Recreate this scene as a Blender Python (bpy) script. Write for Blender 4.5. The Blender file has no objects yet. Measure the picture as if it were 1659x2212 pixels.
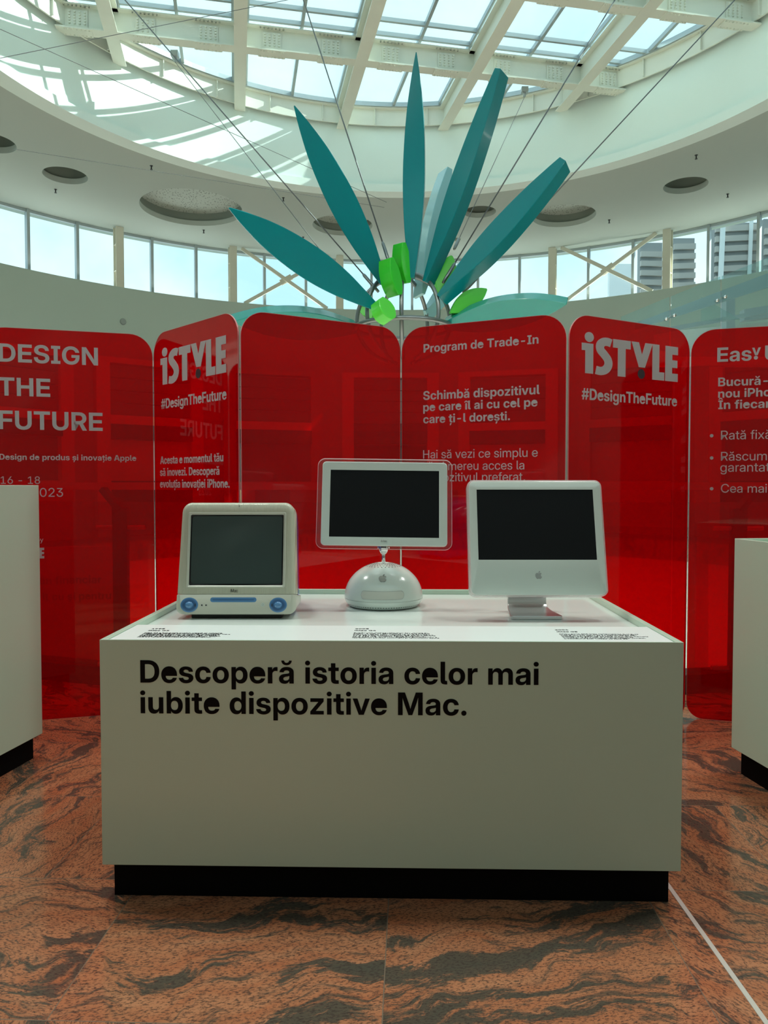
import bpy, bmesh, math, random
from mathutils import Vector, Matrix
from mathutils.geometry import tessellate_polygon
R = math.radians
sin, cos, pi = math.sin, math.cos, math.pi
random.seed(7)
scene = bpy.context.scene
COL = scene.collection

# ---------------------------------------------------------------- camera
F, CX, CY = 1610.0, 829.5, 1106.0
CAMZ, PITCH = 1.08, math.atan(54.0 / F)
cd = bpy.data.cameras.new('camera')
cam = bpy.data.objects.new('camera', cd)
COL.objects.link(cam)
cd.sensor_fit = 'VERTICAL'
cd.sensor_height = 36.0
cd.lens = F / 2212.0 * 36.0
cd.clip_start, cd.clip_end = 0.05, 300
cam.location = (0, 0, CAMZ)
cam.rotation_euler = (pi / 2 - PITCH, 0, 0)
scene.camera = cam

# ---------------------------------------------------------------- world, sun, added fill lights, exposure
SKY_STRENGTH, SUN_STRENGTH, EXPOSURE = 1.25, 7.5, 0.5
LOWER_FILL_W, SILL_FILL_W, GALLERY_FILL_W = 280.0, 9.0, 118.0     # unseen fill lights added under the slab, on the sill, over the gallery
w = bpy.data.worlds.new('sky'); scene.world = w; w.use_nodes = True
nt = w.node_tree; nt.nodes.clear()
wo = nt.nodes.new('ShaderNodeOutputWorld'); bg = nt.nodes.new('ShaderNodeBackground')
tc = nt.nodes.new('ShaderNodeTexCoord'); nz = nt.nodes.new('ShaderNodeTexNoise')
cr = nt.nodes.new('ShaderNodeValToRGB')
nz.inputs['Scale'].default_value = 3.2; nz.inputs['Detail'].default_value = 6; nz.inputs['Roughness'].default_value = .55
cr.color_ramp.elements[0].position = .38; cr.color_ramp.elements[0].color = (.40, .61, .74, 1)
cr.color_ramp.elements[1].position = .62; cr.color_ramp.elements[1].color = (.66, .78, .82, 1)
nt.links.new(tc.outputs['Generated'], nz.inputs['Vector'])
nt.links.new(nz.outputs['Fac'], cr.inputs['Fac'])
nt.links.new(cr.outputs['Color'], bg.inputs['Color'])
bg.inputs['Strength'].default_value = SKY_STRENGTH
nt.links.new(bg.outputs['Background'], wo.inputs['Surface'])
sl = bpy.data.lights.new('sun', 'SUN'); sl.energy = SUN_STRENGTH; sl.angle = R(.6); sl.color = (1, .97, .88)
sun = bpy.data.objects.new('sun', sl); COL.objects.link(sun)
sun.rotation_euler = Vector((-.83, -.03, -.52)).to_track_quat('-Z', 'Y').to_euler()
def area(name, loc, direction, sx, sy, watts, col=(.95, 1, .92)):
    l = bpy.data.lights.new(name, 'AREA'); l.shape = 'RECTANGLE'; l.size, l.size_y = sx, sy; l.energy = watts; l.color = col
    o = bpy.data.objects.new(name, l); COL.objects.link(o); o.location = loc
    o.rotation_euler = Vector(direction).to_track_quat('-Z', 'Y').to_euler(); return o
HX, HY = 0.4, 10.75
for k in range(8):             # added fill under the gallery slab, brightens the hall from below
    t = 2 * pi * (k + .5) / 8; area('lower_lamp', (HX + 9 * sin(t), HY + 9 * cos(t), -.47), (0, 0, -1), 2.4, 2.4, LOWER_FILL_W)
for k in range(-5, 6):         # unseen fill strips added along the clerestory sill to lift the ceiling
    t = math.radians(15 * k - .7); q = area('cove_lamp', (HX + 12.3 * sin(t), HY + 12.3 * cos(t), 6.56), (-sin(t) * .8, -cos(t) * .8, 1), 2.6, .12, SILL_FILL_W, (.92, 1, .92))
for x, y in ((-5.5, 4.2), (-1.7, 3.1), (2.3, 3.1), (6.3, 4.2)):   # added fill squares above the near gallery, brighten the counter top
    area('gallery_lamp', (x, y, 8.05), (0, 0, -1), .9, .9, GALLERY_FILL_W)
scene.view_settings.view_transform = 'Standard'
scene.view_settings.look = 'None'
scene.view_settings.exposure = EXPOSURE
scene.view_settings.gamma = 1.0
scene.view_settings.use_curve_mapping = False

# ---------------------------------------------------------------- geometry helpers
AX, AY = 0.4, 10.75            # axis of the round hall
ZC = 8.08                      # ceiling

def ray(px, py):
    u, v = (px - CX) / F, (CY - py) / F
    return Vector((u, cos(PITCH) + v * sin(PITCH), -sin(PITCH) + v * cos(PITCH)))
def at(px, py, d):             # the point on a photo sight line at distance d along Y
    r = ray(px, py); return Vector((0, 0, CAMZ)) + r * (d / r.y)
def at_z(px, py, z):
    r = ray(px, py); return Vector((0, 0, CAMZ)) + r * ((z - CAMZ) / r.z)
def at_plane(px, py, p0, n):
    r = ray(px, py); o = Vector((0, 0, CAMZ)); return o + r * ((p0 - o).dot(n) / r.dot(n))
def pol(r, deg, z):            # 0 deg = far side of the hall, + = to the right
    a = R(deg); return Vector((AX + r * sin(a), AY + r * cos(a), z))

def obj(name, bm, mat, parent=None, smooth=False, loc=None, rotz=0, auto=None):
    me = bpy.data.meshes.new(name)
    bmesh.ops.recalc_face_normals(bm, faces=bm.faces)
    bm.to_mesh(me); bm.free()
    for m in (mat if isinstance(mat, (list, tuple)) else [mat]): me.materials.append(m)
    o = bpy.data.objects.new(name, me); COL.objects.link(o)
    if parent is not None: o.parent = parent
    if loc is not None: o.location = loc
    o.rotation_euler.z = rotz
    if smooth or auto:
        for p in me.polygons: p.use_smooth = True
        if auto:
            try: me.set_sharp_from_angle(angle=R(auto))
            except Exception: pass
    return o
def bev(o, w=.003, seg=2):
    m = o.modifiers.new('edge', 'BEVEL'); m.width = w; m.segments = seg; m.limit_method = 'ANGLE'; m.angle_limit = R(40)
    return o
def tag(o, label=None, cat=None, group=None, kind=None):
    if label: o['label'] = label
    if cat: o['category'] = cat
    if group: o['group'] = group
    if kind: o['kind'] = kind
    return o
def empty(name, loc=(0, 0, 0), rotz=0):
    o = bpy.data.objects.new(name, None); COL.objects.link(o); o.location = loc; o.rotation_euler.z = rotz
    o.empty_display_size = .05
    return o
def struct(o): o['kind'] = 'structure'; return o
def dup(root, loc=None, rotz=None):
    r = root.copy(); COL.objects.link(r)
    if loc is not None: r.location = loc
    if rotz is not None: r.rotation_euler.z = rotz
    for ch in list(root.children):
        c = ch.copy(); COL.objects.link(c); c.parent = r
        for g in list(ch.children):
            k = g.copy(); COL.objects.link(k); k.parent = c
    return r

def box(bm, x0, x1, y0, y1, z0, z1, M=None):
    v = [Vector((x, y, z)) for z in (z0, z1) for y in (y0, y1) for x in (x0, x1)]
    if M: v = [M @ p for p in v]
    v = [bm.verts.new(p) for p in v]
    for f in ((0, 2, 3, 1), (4, 5, 7, 6), (0, 1, 5, 4), (2, 6, 7, 3), (0, 4, 6, 2), (1, 3, 7, 5)):
        bm.faces.new([v[i] for i in f])
def bar(bm, a, b, w, h, up=Vector((0, 0, 1))):      # box beam from a to b
    a, b = Vector(a), Vector(b); d = (b - a); L = d.length; d.normalize()
    s = d.cross(up)
    if s.length < 1e-4: s = d.cross(Vector((1, 0, 0)))
    s.normalize(); u = s.cross(d)
    M = Matrix((( *s, ), ( *d, ), ( *u, ))).transposed().to_4x4(); M.translation = a
    box(bm, -w / 2, w / 2, 0, L, -h / 2, h / 2, M)
def tube(bm, pts, r, n=10, closed=False):
    pts = [Vector(p) for p in pts]; N = len(pts); rings = []; prev = None
    for i, p in enumerate(pts):
        if closed: t = pts[(i + 1) % N] - pts[i - 1]
        else: t = pts[min(i + 1, N - 1)] - pts[max(i - 1, 0)]
        t.normalize()
        if prev is None:
            s = t.cross(Vector((0, 0, 1)))
            if s.length < 1e-3: s = t.cross(Vector((1, 0, 0)))
        else: s = prev - t * prev.dot(t)
        s.normalize(); prev = s; b = t.cross(s)
        rr = r[i] if isinstance(r, (list, tuple)) else r
        rings.append([bm.verts.new(p + s * rr * cos(2 * pi * k / n) + b * rr * sin(2 * pi * k / n)) for k in range(n)])
    for i in range(N if closed else N - 1):
        a, c = rings[i], rings[(i + 1) % N]
        for k in range(n): bm.faces.new((a[k], a[(k + 1) % n], c[(k + 1) % n], c[k]))
    if not closed:
        bm.faces.new(rings[0][::-1]); bm.faces.new(rings[-1])
def lathe(bm, prof, n=48, cx=0, cy=0, cap0=True, cap1=True):
    rings = [[bm.verts.new((cx + r * cos(2 * pi * k / n), cy + r * sin(2 * pi * k / n), z)) for k in range(n)] for r, z in prof]
    for a, c in zip(rings, rings[1:]):
        for k in range(n): bm.faces.new((a[k], a[(k + 1) % n], c[(k + 1) % n], c[k]))
    if cap0: bm.faces.new(rings[0][::-1])
    if cap1: bm.faces.new(rings[-1])
def loft(bm, loops, cap0=False, cap1=False, mats=None):
    rings = [[bm.verts.new(p) for p in L] for L in loops]; n = len(rings[0])
    for i, (a, c) in enumerate(zip(rings, rings[1:])):
        for k in range(n):
            f = bm.faces.new((a[k], a[(k + 1) % n], c[(k + 1) % n], c[k]))
            if mats: f.material_index = mats[i]
    if cap0: bm.faces.new(rings[0][::-1])
    if cap1: bm.faces.new(rings[-1])
def rrect(x0, x1, z0, z1, r, n=6):                  # rounded rectangle outline, r = radius or (bl, br, tr, tl)
    rs = r if isinstance(r, (list, tuple)) else (r,) * 4
    out = []
    for (cx, cz, a0, q) in ((x0, z0, 180, 0), (x1, z0, 270, 1), (x1, z1, 0, 2), (x0, z1, 90, 3)):
        rr = max(rs[q], 1e-5); sx = 1 if cx == x0 else -1; sz = 1 if cz == z0 else -1
        for k in range(n + 1):
            a = R(a0 + 90 * k / n); out.append((cx + sx * rr + rr * cos(a), cz + sz * rr + rr * sin(a)))
    return out
def quadmap(q, corners):       # map unit-square points into a quad (bl, br, tr, tl)
    bl, br, tr, tl = [Vector(c) for c in corners]
    return [(bl * (1 - u) + br * u) * (1 - v) + (tl * (1 - u) + tr * u) * v for u, v in q]
def prism(bm, poly, t0, t1, M=None, axis='y'):      # extrude an (x, z) outline along y
    def P(p, t):
        v = Vector((p[0], t, p[1])); return M @ v if M else v
    a = [bm.verts.new(P(p, t0)) for p in poly]; b = [bm.verts.new(P(p, t1)) for p in poly]; n = len(poly)
    for k in range(n): bm.faces.new((a[k], a[(k + 1) % n], b[(k + 1) % n], b[k]))
    bm.faces.new(a[::-1]); bm.faces.new(b)
def flat_groups(bm, groups, M, t0=.0008):            # groups of [outer, hole, ...] 2-D outlines -> thin raised shapes; M maps (x, y, height)
    for gi, g in enumerate(groups):
        t = t0 + (gi % 5) * .00006                  # overlapping strokes of one letter lie a hair apart
        tri = tessellate_polygon([[Vector((p[0], p[1], 0)) for p in L] for L in g])
        allp = [p for L in g for p in L]
        top = [bm.verts.new(M @ Vector((p[0], p[1], t))) for p in allp]
        bot = [bm.verts.new(M @ Vector((p[0], p[1], 0))) for p in allp]
        for f in tri:
            try: bm.faces.new([top[i] for i in f])
            except ValueError: pass
        o = 0
        for L in g:
            n = len(L)
            for k in range(n):
                i, j = o + k, o + (k + 1) % n
                try: bm.faces.new((top[i], bot[i], bot[j], top[j]))
                except ValueError: pass
            o += n

# ---------------------------------------------------------------- lettering: outlines of the characters, 1000 units to the em
_G = {}
_G['b'] = {
32: [269],
35: [630,[328,0,120,728,109,0,-119,-728],[2,182,19,110,565,0,-18,-110],[73,0,119,728,110,0,-120,-728],[44,435,18,110,566,0,-18,-110]],
45: [645,[488,347,0,-116,-331,0,0,116]],
46: [269,[135,-9,-32,6,-27,18,-18,27,-6,32,6,32,18,27,27,18,32,6,33,-6,26,-18,19,-27,6,-32,-6,-32,-19,-27,-26,-18]],
48: [645,[322,-11,-57,5,-52,15,-45,25,-39,35,-32,43,-26,51,-18,60,-11,66,-4,74,4,74,11,67,18,60,26,52,32,43,39,34,45,26,52,15,57,5,58,-5,52,-15,46,-26,38,-34,33,-43,25,-52,18,-60,11,-67,4,-74,-4,-74,-11,-66,-18,-60,-25,-51,-33,-43,-38,-35,-46,-25,-51,-15],[322,110,30,3,26,10,23,17,27,36,20,51,12,62,4,74,-4,75,-12,63,-20,50,-27,37,-23,17,-26,10,-30,3,-29,-3,-26,-10,-23,-17,-27,-37,-20,-50,-12,-63,-4,-75,4,-74,12,-62,20,-51,27,-36,23,-17,26,-10]],
49: [645,[92,0,0,121,482,0,0,-121],[420,728,0,-728,-146,0,0,591,-1,0,-170,-111,0,133,175,115]],
50: [645,[65,0,0,110,264,231,31,28,27,26,22,26,16,26,11,28,3,32,-3,32,-11,27,-18,22,-23,17,-28,10,-33,4,-35,-4,-30,-12,-25,-20,-18,-27,-11,-33,-4,-40,-139,0,4,50,10,45,18,40,25,36,30,29,37,24,41,18,46,10,51,4,48,-3,45,-10,40,-15,36,-21,31,-26,24,-31,18,-36,11,-39,4,-43,-5,-47,-13,-43,-23,-41,-33,-42,-41,-43,-52,-48,-144,-128,0,-2,316,0,0,-121]],
51: [645,[320,-11,-55,3,-49,11,-44,18,-38,24,-32,30,-25,34,-18,38,-11,41,-4,44,144,0,5,-35,12,-31,20,-24,26,-19,32,-12,36,-4,35,4,31,11,25,19,19,24,12,30,4,34,-4,33,-13,28,-21,23,-28,18,-35,10,-42,4,-94,0,0,93,173,166,0,2,-297,0,0,122,474,0,0,-115,-198,-187,20,0,49,-5,43,-13,36,-19,30,-24,24,-30,17,-34,10,-37,4,-41,-4,-44,-12,-41,-19,-37,-26,-33,-32,-27,-38,-23,-43,-16,-47,-10]],
52: [645,[25,151,0,116,309,461,148,0,-305,-458,0,-2,443,0,0,-117],[384,0,0,186,1,52,0,216,139,0,0,-454]],
53: [645,[321,-11,-49,4,-46,9,-41,16,-37,22,-32,27,-26,32,-20,36,-12,40,-6,44,142,0,6,-31,13,-27,20,-23,25,-17,30,-11,34,-4,35,5,30,13,26,20,19,27,12,33,4,37,-4,37,-12,33,-19,27,-25,21,-30,13,-35,4,-41,-4,-36,-14,-28,-22,-19,-30,-136,6,25,416,460,0,0,-122,-329,0,-15,-175,2,0,29,25,35,18,40,12,43,3,48,-4,44,-14,41,-22,35,-29,29,-36,22,-42,14,-47,4,-51,-3,-47,-12,-44,-18,-41,-26,-35,-31,-30,-38,-25,-42,-18,-47,-11]],
56: [645,[322,-11,-52,3,-49,8,-43,15,-39,20,-32,24,-27,29,-19,33,-12,35,-4,39,6,47,16,41,26,35,35,28,41,21,48,11,0,1,-42,11,-35,18,-30,25,-22,32,-13,36,-5,41,4,37,10,34,18,31,25,27,29,24,35,19,62,19,69,6,70,-6,62,-19,35,-19,29,-23,24,-28,18,-31,11,-34,3,-37,-4,-41,-13,-36,-23,-32,-29,-25,-36,-18,-41,-11,0,-1,48,-11,41,-21,35,-28,26,-35,16,-42,6,-46,-4,-39,-12,-35,-20,-33,-26,-29,-33,-24,-38,-20,-44,-15,-48,-8],[322,98,35,4,31,10,25,16,19,22,12,26,4,30,-4,31,-12,27,-20,22,-25,17,-30,11,-35,4,-34,-4,-31,-11,-25,-17,-19,-22,-12,-27,-4,-31,4,-30,11,-26,19,-22,26,-16,30,-10],[322,429,30,3,27,9,21,15,17,20,10,24,3,28,-3,28,-10,24,-16,20,-22,14,-26,10,-31,3,-30,-3,-27,-10,-21,-14,-16,-20,-11,-24,-3,-28,3,-28,11,-24,16,-20,22,-15,26,-9]],
57: [645,[319,738,51,-3,46,-11,42,-17,38,-24,32,-29,26,-35,20,-39,11,-44,4,-48,-6,-57,-19,-58,-31,-61,-43,-68,-168,-244,-158,0,186,266,-24,-7,-37,-3,-44,4,-41,9,-37,16,-32,22,-28,27,-22,33,-16,37,-10,41,-3,44,3,47,12,44,18,39,26,35,31,29,37,23,41,18,46,10],[323,621,-35,-4,-30,-13,-25,-21,-20,-26,-12,-31,-4,-36,4,-35,12,-31,20,-26,25,-20,30,-13,35,-4,34,4,30,13,25,20,19,26,13,31,4,35,-4,35,-13,32,-19,26,-25,21,-30,13]],
65: [721,[9,0,254,728,194,0,255,-728,-167,0,-114,353,-22,71,-22,74,-22,81,-5,19,-6,-20,-22,-80,-22,-74,-22,-71,-116,-353],[169,161,0,119,382,0,0,-119]],
66: [648,[57,0,0,728,291,0,49,-3,45,-8,39,-13,33,-18,28,-22,21,-26,16,-29,9,-33,3,-35,-4,-40,-12,-35,-19,-29,-26,-25,-32,-18,-37,-13,0,-2,42,-8,37,-17,32,-26,25,-34,16,-41,6,-49,-4,-38,-9,-36,-16,-32,-23,-28,-28,-24,-35,-20,-41,-14,-46,-9,-52,-3],[204,119,138,0,37,3,30,8,24,14,18,19,11,23,3,28,-3,28,-11,25,-18,20,-24,14,-29,10,-35,3,-141,0],[204,424,130,0,31,3,26,9,21,13,16,19,10,23,3,26,-3,26,-9,22,-16,19,-21,14,-26,8,-31,3,-131,0]],
68: [706,[313,0,-188,0,0,127,181,0,45,3,41,9,34,15,29,21,24,26,19,33,13,38,7,43,3,49,-3,49,-7,44,-14,37,-18,33,-24,26,-29,21,-34,15,-40,9,-45,2,-185,0,0,128,194,0,70,-5,63,-15,56,-25,50,-33,41,-42,32,-50,24,-58,15,-64,5,-72,-5,-71,-15,-65,-24,-58,-32,-50,-42,-42,-49,-34,-57,-24,-64,-15],[207,728,0,-728,-150,0,0,728]],
69: [608,[57,0,0,728,514,0,0,-128,-364,0,0,-170,337,0,0,-125,-337,0,0,-177,364,0,0,-128]],
70: [583,[57,0,0,728,499,0,0,-128,-349,0,0,-184,324,0,0,-125,-324,0,0,-291]],
71: [739,[379,-11,-65,5,-61,15,-54,26,-48,35,-41,44,-32,52,-25,59,-14,66,-5,72,5,74,15,67,25,60,34,52,41,43,48,35,54,25,58,15,63,5,60,-5,57,-13,51,-22,46,-30,38,-37,31,-43,22,-49,13,-54,-153,0,-8,26,-12,24,-16,20,-19,18,-22,14,-25,10,-28,6,-31,2,-38,-3,-35,-10,-31,-16,-27,-22,-23,-28,-18,-34,-13,-38,-8,-44,-3,-47,3,-48,8,-43,13,-39,18,-33,23,-28,27,-22,32,-17,35,-9,39,-4,48,5,41,15,35,23,25,31,16,38,6,40,-159,0,0,114,305,0,0,-93,-5,-58,-13,-53,-23,-49,-31,-42,-38,-36,-45,-29,-50,-21,-56,-13]],
72: [724,[57,0,0,728,150,0,0,-293,311,0,0,293,150,0,0,-728,-150,0,0,307,-311,0,0,-307]],
73: [410,[32,0,0,122,98,0,0,483,-98,0,0,123,346,0,0,-123,-98,0,0,-483,98,0,0,-122]],
77: [902,[57,0,0,728,221,0,120,-338,8,-26,9,-32,10,-35,11,-37,10,-37,6,-24,6,24,10,37,11,37,10,35,9,32,8,26,118,338,221,0,0,-728,-147,0,0,345,0,27,0,32,1,35,1,38,1,39,1,39,0,14,-5,-18,-12,-41,-11,-39,-11,-37,-10,-34,-10,-30,-8,-25,-122,-345,-123,0,-124,345,-8,25,-10,30,-10,34,-11,37,-12,39,-12,41,-3,10,0,-5,1,-40,1,-39,1,-38,1,-35,0,-32,1,-27,0,-345]],
78: [733,[57,0,0,728,160,0,233,-372,13,-22,16,-27,17,-31,18,-33,15,-30,0,8,-1,43,-1,42,-1,36,0,28,0,358,151,0,0,-728,-161,0,-211,336,-17,27,-18,32,-21,37,-23,41,-23,42,1,-36,2,-45,1,-39,0,-33,1,-25,0,-337]],
80: [635,[57,0,0,728,286,0,52,-4,47,-10,43,-16,36,-23,31,-27,24,-34,18,-38,10,-42,4,-47,-4,-46,-10,-42,-18,-39,-25,-33,-31,-28,-37,-22,-42,-17,-48,-9,-52,-4,-198,0,0,125,187,0,38,4,32,10,25,17,19,24,12,28,3,32,-3,33,-12,28,-19,23,-25,17,-32,11,-38,3,-123,0,0,-602]],
82: [652,[57,0,0,728,289,0,53,-4,47,-9,42,-17,36,-22,31,-27,24,-33,18,-38,11,-42,3,-47,-3,-46,-12,-41,-18,-37,-25,-33,-32,-27,-38,-21,-43,-16,-48,-9,-53,-4,-193,0,0,121,187,0,38,4,32,10,26,17,18,22,12,28,4,32,-4,33,-12,28,-18,22,-26,17,-32,10,-38,4,-126,0,0,-603],[467,0,-168,329,159,0,172,-329]],
83: [653,[330,-11,-58,3,-53,9,-46,17,-41,22,-33,28,-27,34,-20,39,-12,45,-4,50,145,0,5,-36,15,-31,22,-24,29,-18,37,-11,42,-4,39,3,33,9,27,14,21,19,13,22,4,27,-3,22,-11,19,-17,16,-25,14,-33,12,-40,11,-78,17,-64,18,-52,25,-41,30,-29,36,-18,43,-6,49,4,42,12,39,19,35,26,31,33,25,38,21,43,16,48,9,53,3,53,-3,48,-10,43,-15,37,-22,32,-26,25,-32,19,-37,12,-41,5,-45,-141,0,-6,31,-13,26,-20,21,-27,16,-31,10,-36,3,-35,-3,-30,-9,-25,-13,-19,-18,-12,-22,-4,-24,3,-22,11,-18,17,-16,24,-13,31,-11,38,-10,68,-15,52,-14,46,-17,38,-19,31,-24,25,-27,17,-31,11,-36,3,-40,-4,-44,-11,-40,-19,-35,-27,-32,-33,-25,-39,-21,-46,-15,-51,-9]],
84: [642,[25,600,0,128,592,0,0,-128,-221,0,0,-600,-150,0,0,600]],
85: [710,[355,-11,-58,3,-52,12,-48,18,-41,25,-35,31,-28,37,-21,42,-12,46,-5,51,0,474,148,0,0,-462,5,-40,14,-36,23,-29,30,-23,37,-14,43,-5,44,5,37,14,30,23,23,29,14,36,4,40,0,462,148,0,0,-474,-4,-51,-13,-46,-20,-42,-28,-37,-35,-31,-42,-25,-47,-19,-53,-11]],
97: [559,[210,-9,-49,4,-43,13,-36,22,-27,30,-18,39,-5,48,4,41,12,33,19,26,25,21,31,16,34,11,38,8,39,5,42,5,33,4,25,6,16,7,9,11,3,15,0,3,-2,18,-8,17,-12,13,-17,10,-20,6,-25,2,-25,-2,-22,-6,-19,-10,-14,-14,-10,-16,-5,-18,-135,5,12,48,23,42,34,33,45,25,55,15,64,5,49,-3,44,-8,38,-15,32,-20,27,-25,19,-31,12,-36,4,-40,0,-354,-141,0,0,73,-2,0,-15,-23,-19,-20,-23,-17,-27,-12,-32,-8],[250,91,33,4,27,9,23,16,17,20,10,23,3,27,0,53,-7,-3,-10,-4,-11,-3,-14,-3,-14,-3,-16,-2,-16,-3,-16,-2,-24,-5,-21,-7,-18,-10,-14,-12,-9,-16,-3,-19,2,-17,8,-15,12,-12,16,-9,20,-5]],
98: [605,[351,-10,-34,2,-32,9,-27,13,-24,18,-20,23,-16,26,-2,0,0,-81,-142,0,0,728,144,0,0,-282,1,0,17,25,20,21,24,17,27,13,31,8,34,2,42,-3,38,-12,35,-18,31,-25,26,-32,21,-37,16,-43,10,-48,3,-53,-3,-52,-9,-48,-16,-44,-21,-37,-26,-32,-31,-25,-35,-19,-39,-11],[312,107,33,4,29,14,23,23,17,31,10,38,4,44,-4,45,-10,38,-17,31,-23,22,-28,14,-34,5,-34,-5,-30,-14,-24,-23,-17,-31,-12,-38,-3,-44,3,-43,12,-38,17,-31,25,-23,29,-14]],
99: [563,[291,-11,-50,3,-45,12,-42,19,-36,26,-30,32,-25,37,-18,43,-11,48,-3,51,3,52,11,48,18,43,25,38,30,32,36,26,42,19,45,11,50,4,49,-4,44,-10,40,-18,35,-23,28,-29,23,-34,16,-39,8,-42,-139,-6,-4,19,-7,17,-10,16,-11,12,-15,11,-16,8,-18,4,-21,2,-34,-5,-29,-14,-23,-24,-16,-31,-11,-38,-3,-45,3,-44,11,-38,16,-31,23,-23,29,-15,34,-4,21,1,18,5,16,8,14,10,12,13,9,16,7,17,5,20,139,-5,-7,-43,-16,-39,-22,-34,-29,-29,-35,-24,-40,-18,-45,-11]],
100: [605,[254,-10,-43,3,-38,11,-36,19,-31,25,-26,32,-21,37,-16,44,-9,48,-3,52,3,53,10,48,15,43,22,37,26,32,31,25,35,18,38,12,42,3,34,-2,31,-8,27,-13,24,-17,20,-21,16,-25,2,0,0,282,144,0,0,-728,-142,0,0,81,-2,0,-16,-26,-20,-23,-24,-18,-27,-13,-32,-9],[293,107,34,5,29,14,24,23,18,31,11,38,4,43,-4,44,-11,38,-18,31,-23,23,-30,14,-34,5,-33,-5,-29,-14,-23,-22,-17,-31,-10,-38,-4,-45,4,-44,10,-38,17,-31,23,-23,29,-14]],
101: [569,[291,-11,-50,3,-46,12,-42,19,-36,26,-30,32,-24,38,-18,43,-11,47,-3,51,3,52,11,47,18,43,25,38,30,32,35,26,40,19,45,12,48,4,54,-5,49,-14,43,-23,37,-31,30,-39,23,-46,14,-53,4,-58,0,-40,-367,0,3,-31,11,-33,18,-27,24,-20,30,-12,36,-4,26,2,23,6,20,10,17,13,13,16,9,18,131,-5,-16,-47,-28,-41,-38,-34,-47,-25,-54,-16]],
102: [377,[355,522,0,-112,-346,0,0,112],[103,0,0,584,5,46,15,38,24,29,33,21,42,13,50,4,27,0,26,-1,21,-1,13,-1,-5,-113,-9,1,-13,0,-15,1,-13,0,-26,-3,-18,-10,-10,-18,-3,-26,0,-564]],
103: [605,[297,-212,-67,5,-56,15,-46,24,-35,32,-24,39,-14,44,136,8,8,-17,12,-15,15,-12,20,-9,24,-6,26,-2,33,3,28,10,22,15,17,22,9,28,4,34,0,83,-3,0,-16,-26,-20,-22,-24,-17,-27,-12,-31,-8,-34,-2,-42,3,-39,11,-35,18,-32,25,-26,30,-21,37,-16,41,-9,46,-3,51,3,52,10,47,15,43,22,37,26,31,31,25,35,19,39,11,41,3,35,-2,31,-8,27,-14,24,-17,21,-22,16,-25,2,0,0,78,143,0,0,-505,-4,-50,-11,-44,-18,-37,-24,-30,-30,-25,-36,-19,-62,-18],[293,116,34,4,30,14,24,22,17,30,11,37,4,43,-4,43,-11,37,-17,30,-24,23,-30,14,-34,4,-33,-4,-29,-14,-23,-22,-17,-30,-10,-37,-4,-44,4,-44,10,-37,17,-30,23,-21,29,-14]],
104: [594,[198,293,0,-293,-144,0,0,728,143,0,0,-290,18,27,28,29,32,21,39,13,44,4,51,-6,45,-18,36,-29,28,-40,17,-51,5,-60,0,-328,-144,0,0,302,-3,32,-8,26,-14,21,-19,15,-24,9,-28,4,-28,-4,-25,-9,-21,-16,-15,-22,-10,-29]],
105: [251,[54,0,0,522,144,0,0,-522],[125,589,-32,5,-26,16,-18,25,-5,30,5,30,18,24,26,17,32,5,32,-5,27,-17,17,-24,6,-30,-6,-30,-17,-25,-27,-16]],
108: [281,[219,-1,-53,4,-42,11,-31,18,-22,27,-13,36,-4,45,0,588,144,0,0,-573,2,-21,7,-13,14,-8,20,-2,6,0,6,0,6,0,5,0,5,-109,-11,-1,-13,-1,-12,-1]],
109: [890,[54,0,0,522,137,0,2,-98,7,19,22,32,27,26,31,17,33,11,36,4,37,-4,34,-12,30,-19,24,-27,18,-32,4,-14,5,14,22,33,28,26,34,19,37,12,41,4,47,-6,42,-16,35,-27,27,-36,17,-46,6,-55,0,-347,-145,0,0,321,-3,28,-8,23,-14,18,-28,17,-34,6,-26,-3,-22,-9,-18,-15,-13,-19,-9,-24,-2,-27,0,-316,-140,0,0,325,-5,36,-18,28,-28,18,-34,6,-25,-3,-22,-9,-18,-15,-15,-20,-9,-25,-3,-31,0,-310]],
110: [594,[198,293,0,-293,-144,0,0,522,140,0,1,-88,20,31,28,29,32,21,39,13,44,4,51,-6,45,-18,36,-29,28,-40,16,-51,6,-60,0,-328,-144,0,0,302,-3,32,-8,26,-14,21,-19,15,-24,9,-28,4,-28,-4,-25,-9,-21,-16,-15,-22,-10,-29]],
111: [588,[294,-11,-50,3,-47,12,-41,19,-37,25,-31,32,-24,38,-19,43,-11,47,-3,52,3,53,11,47,19,43,24,38,31,32,37,26,41,19,47,11,50,4,50,-4,47,-11,41,-19,37,-26,30,-32,25,-38,18,-43,11,-47,4,-53,-4,-52,-11,-47,-18,-43,-25,-38,-30,-32,-37,-25,-41,-19,-47,-12],[294,105,33,5,29,14,23,23,18,31,10,38,4,44,-4,45,-10,39,-18,30,-23,23,-29,15,-33,4,-33,-4,-29,-14,-24,-23,-17,-31,-11,-39,-3,-45,3,-44,11,-38,17,-31,24,-23,28,-14]],
112: [605,[54,-204,0,726,142,0,0,-74,3,0,16,24,20,20,24,17,28,13,31,8,34,2,42,-3,38,-12,35,-18,31,-25,26,-32,21,-37,16,-43,10,-48,3,-53,-3,-52,-9,-48,-16,-44,-21,-37,-26,-32,-31,-25,-35,-19,-39,-11,-43,-3,-34,2,-31,9,-27,13,-24,18,-19,22,-16,25,-2,0,0,-283],[312,107,33,4,29,14,23,23,17,31,10,38,4,44,-4,45,-10,38,-17,31,-23,22,-28,14,-34,5,-34,-5,-30,-14,-24,-23,-17,-31,-12,-38,-3,-44,3,-43,12,-38,17,-31,25,-23,29,-14]],
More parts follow.
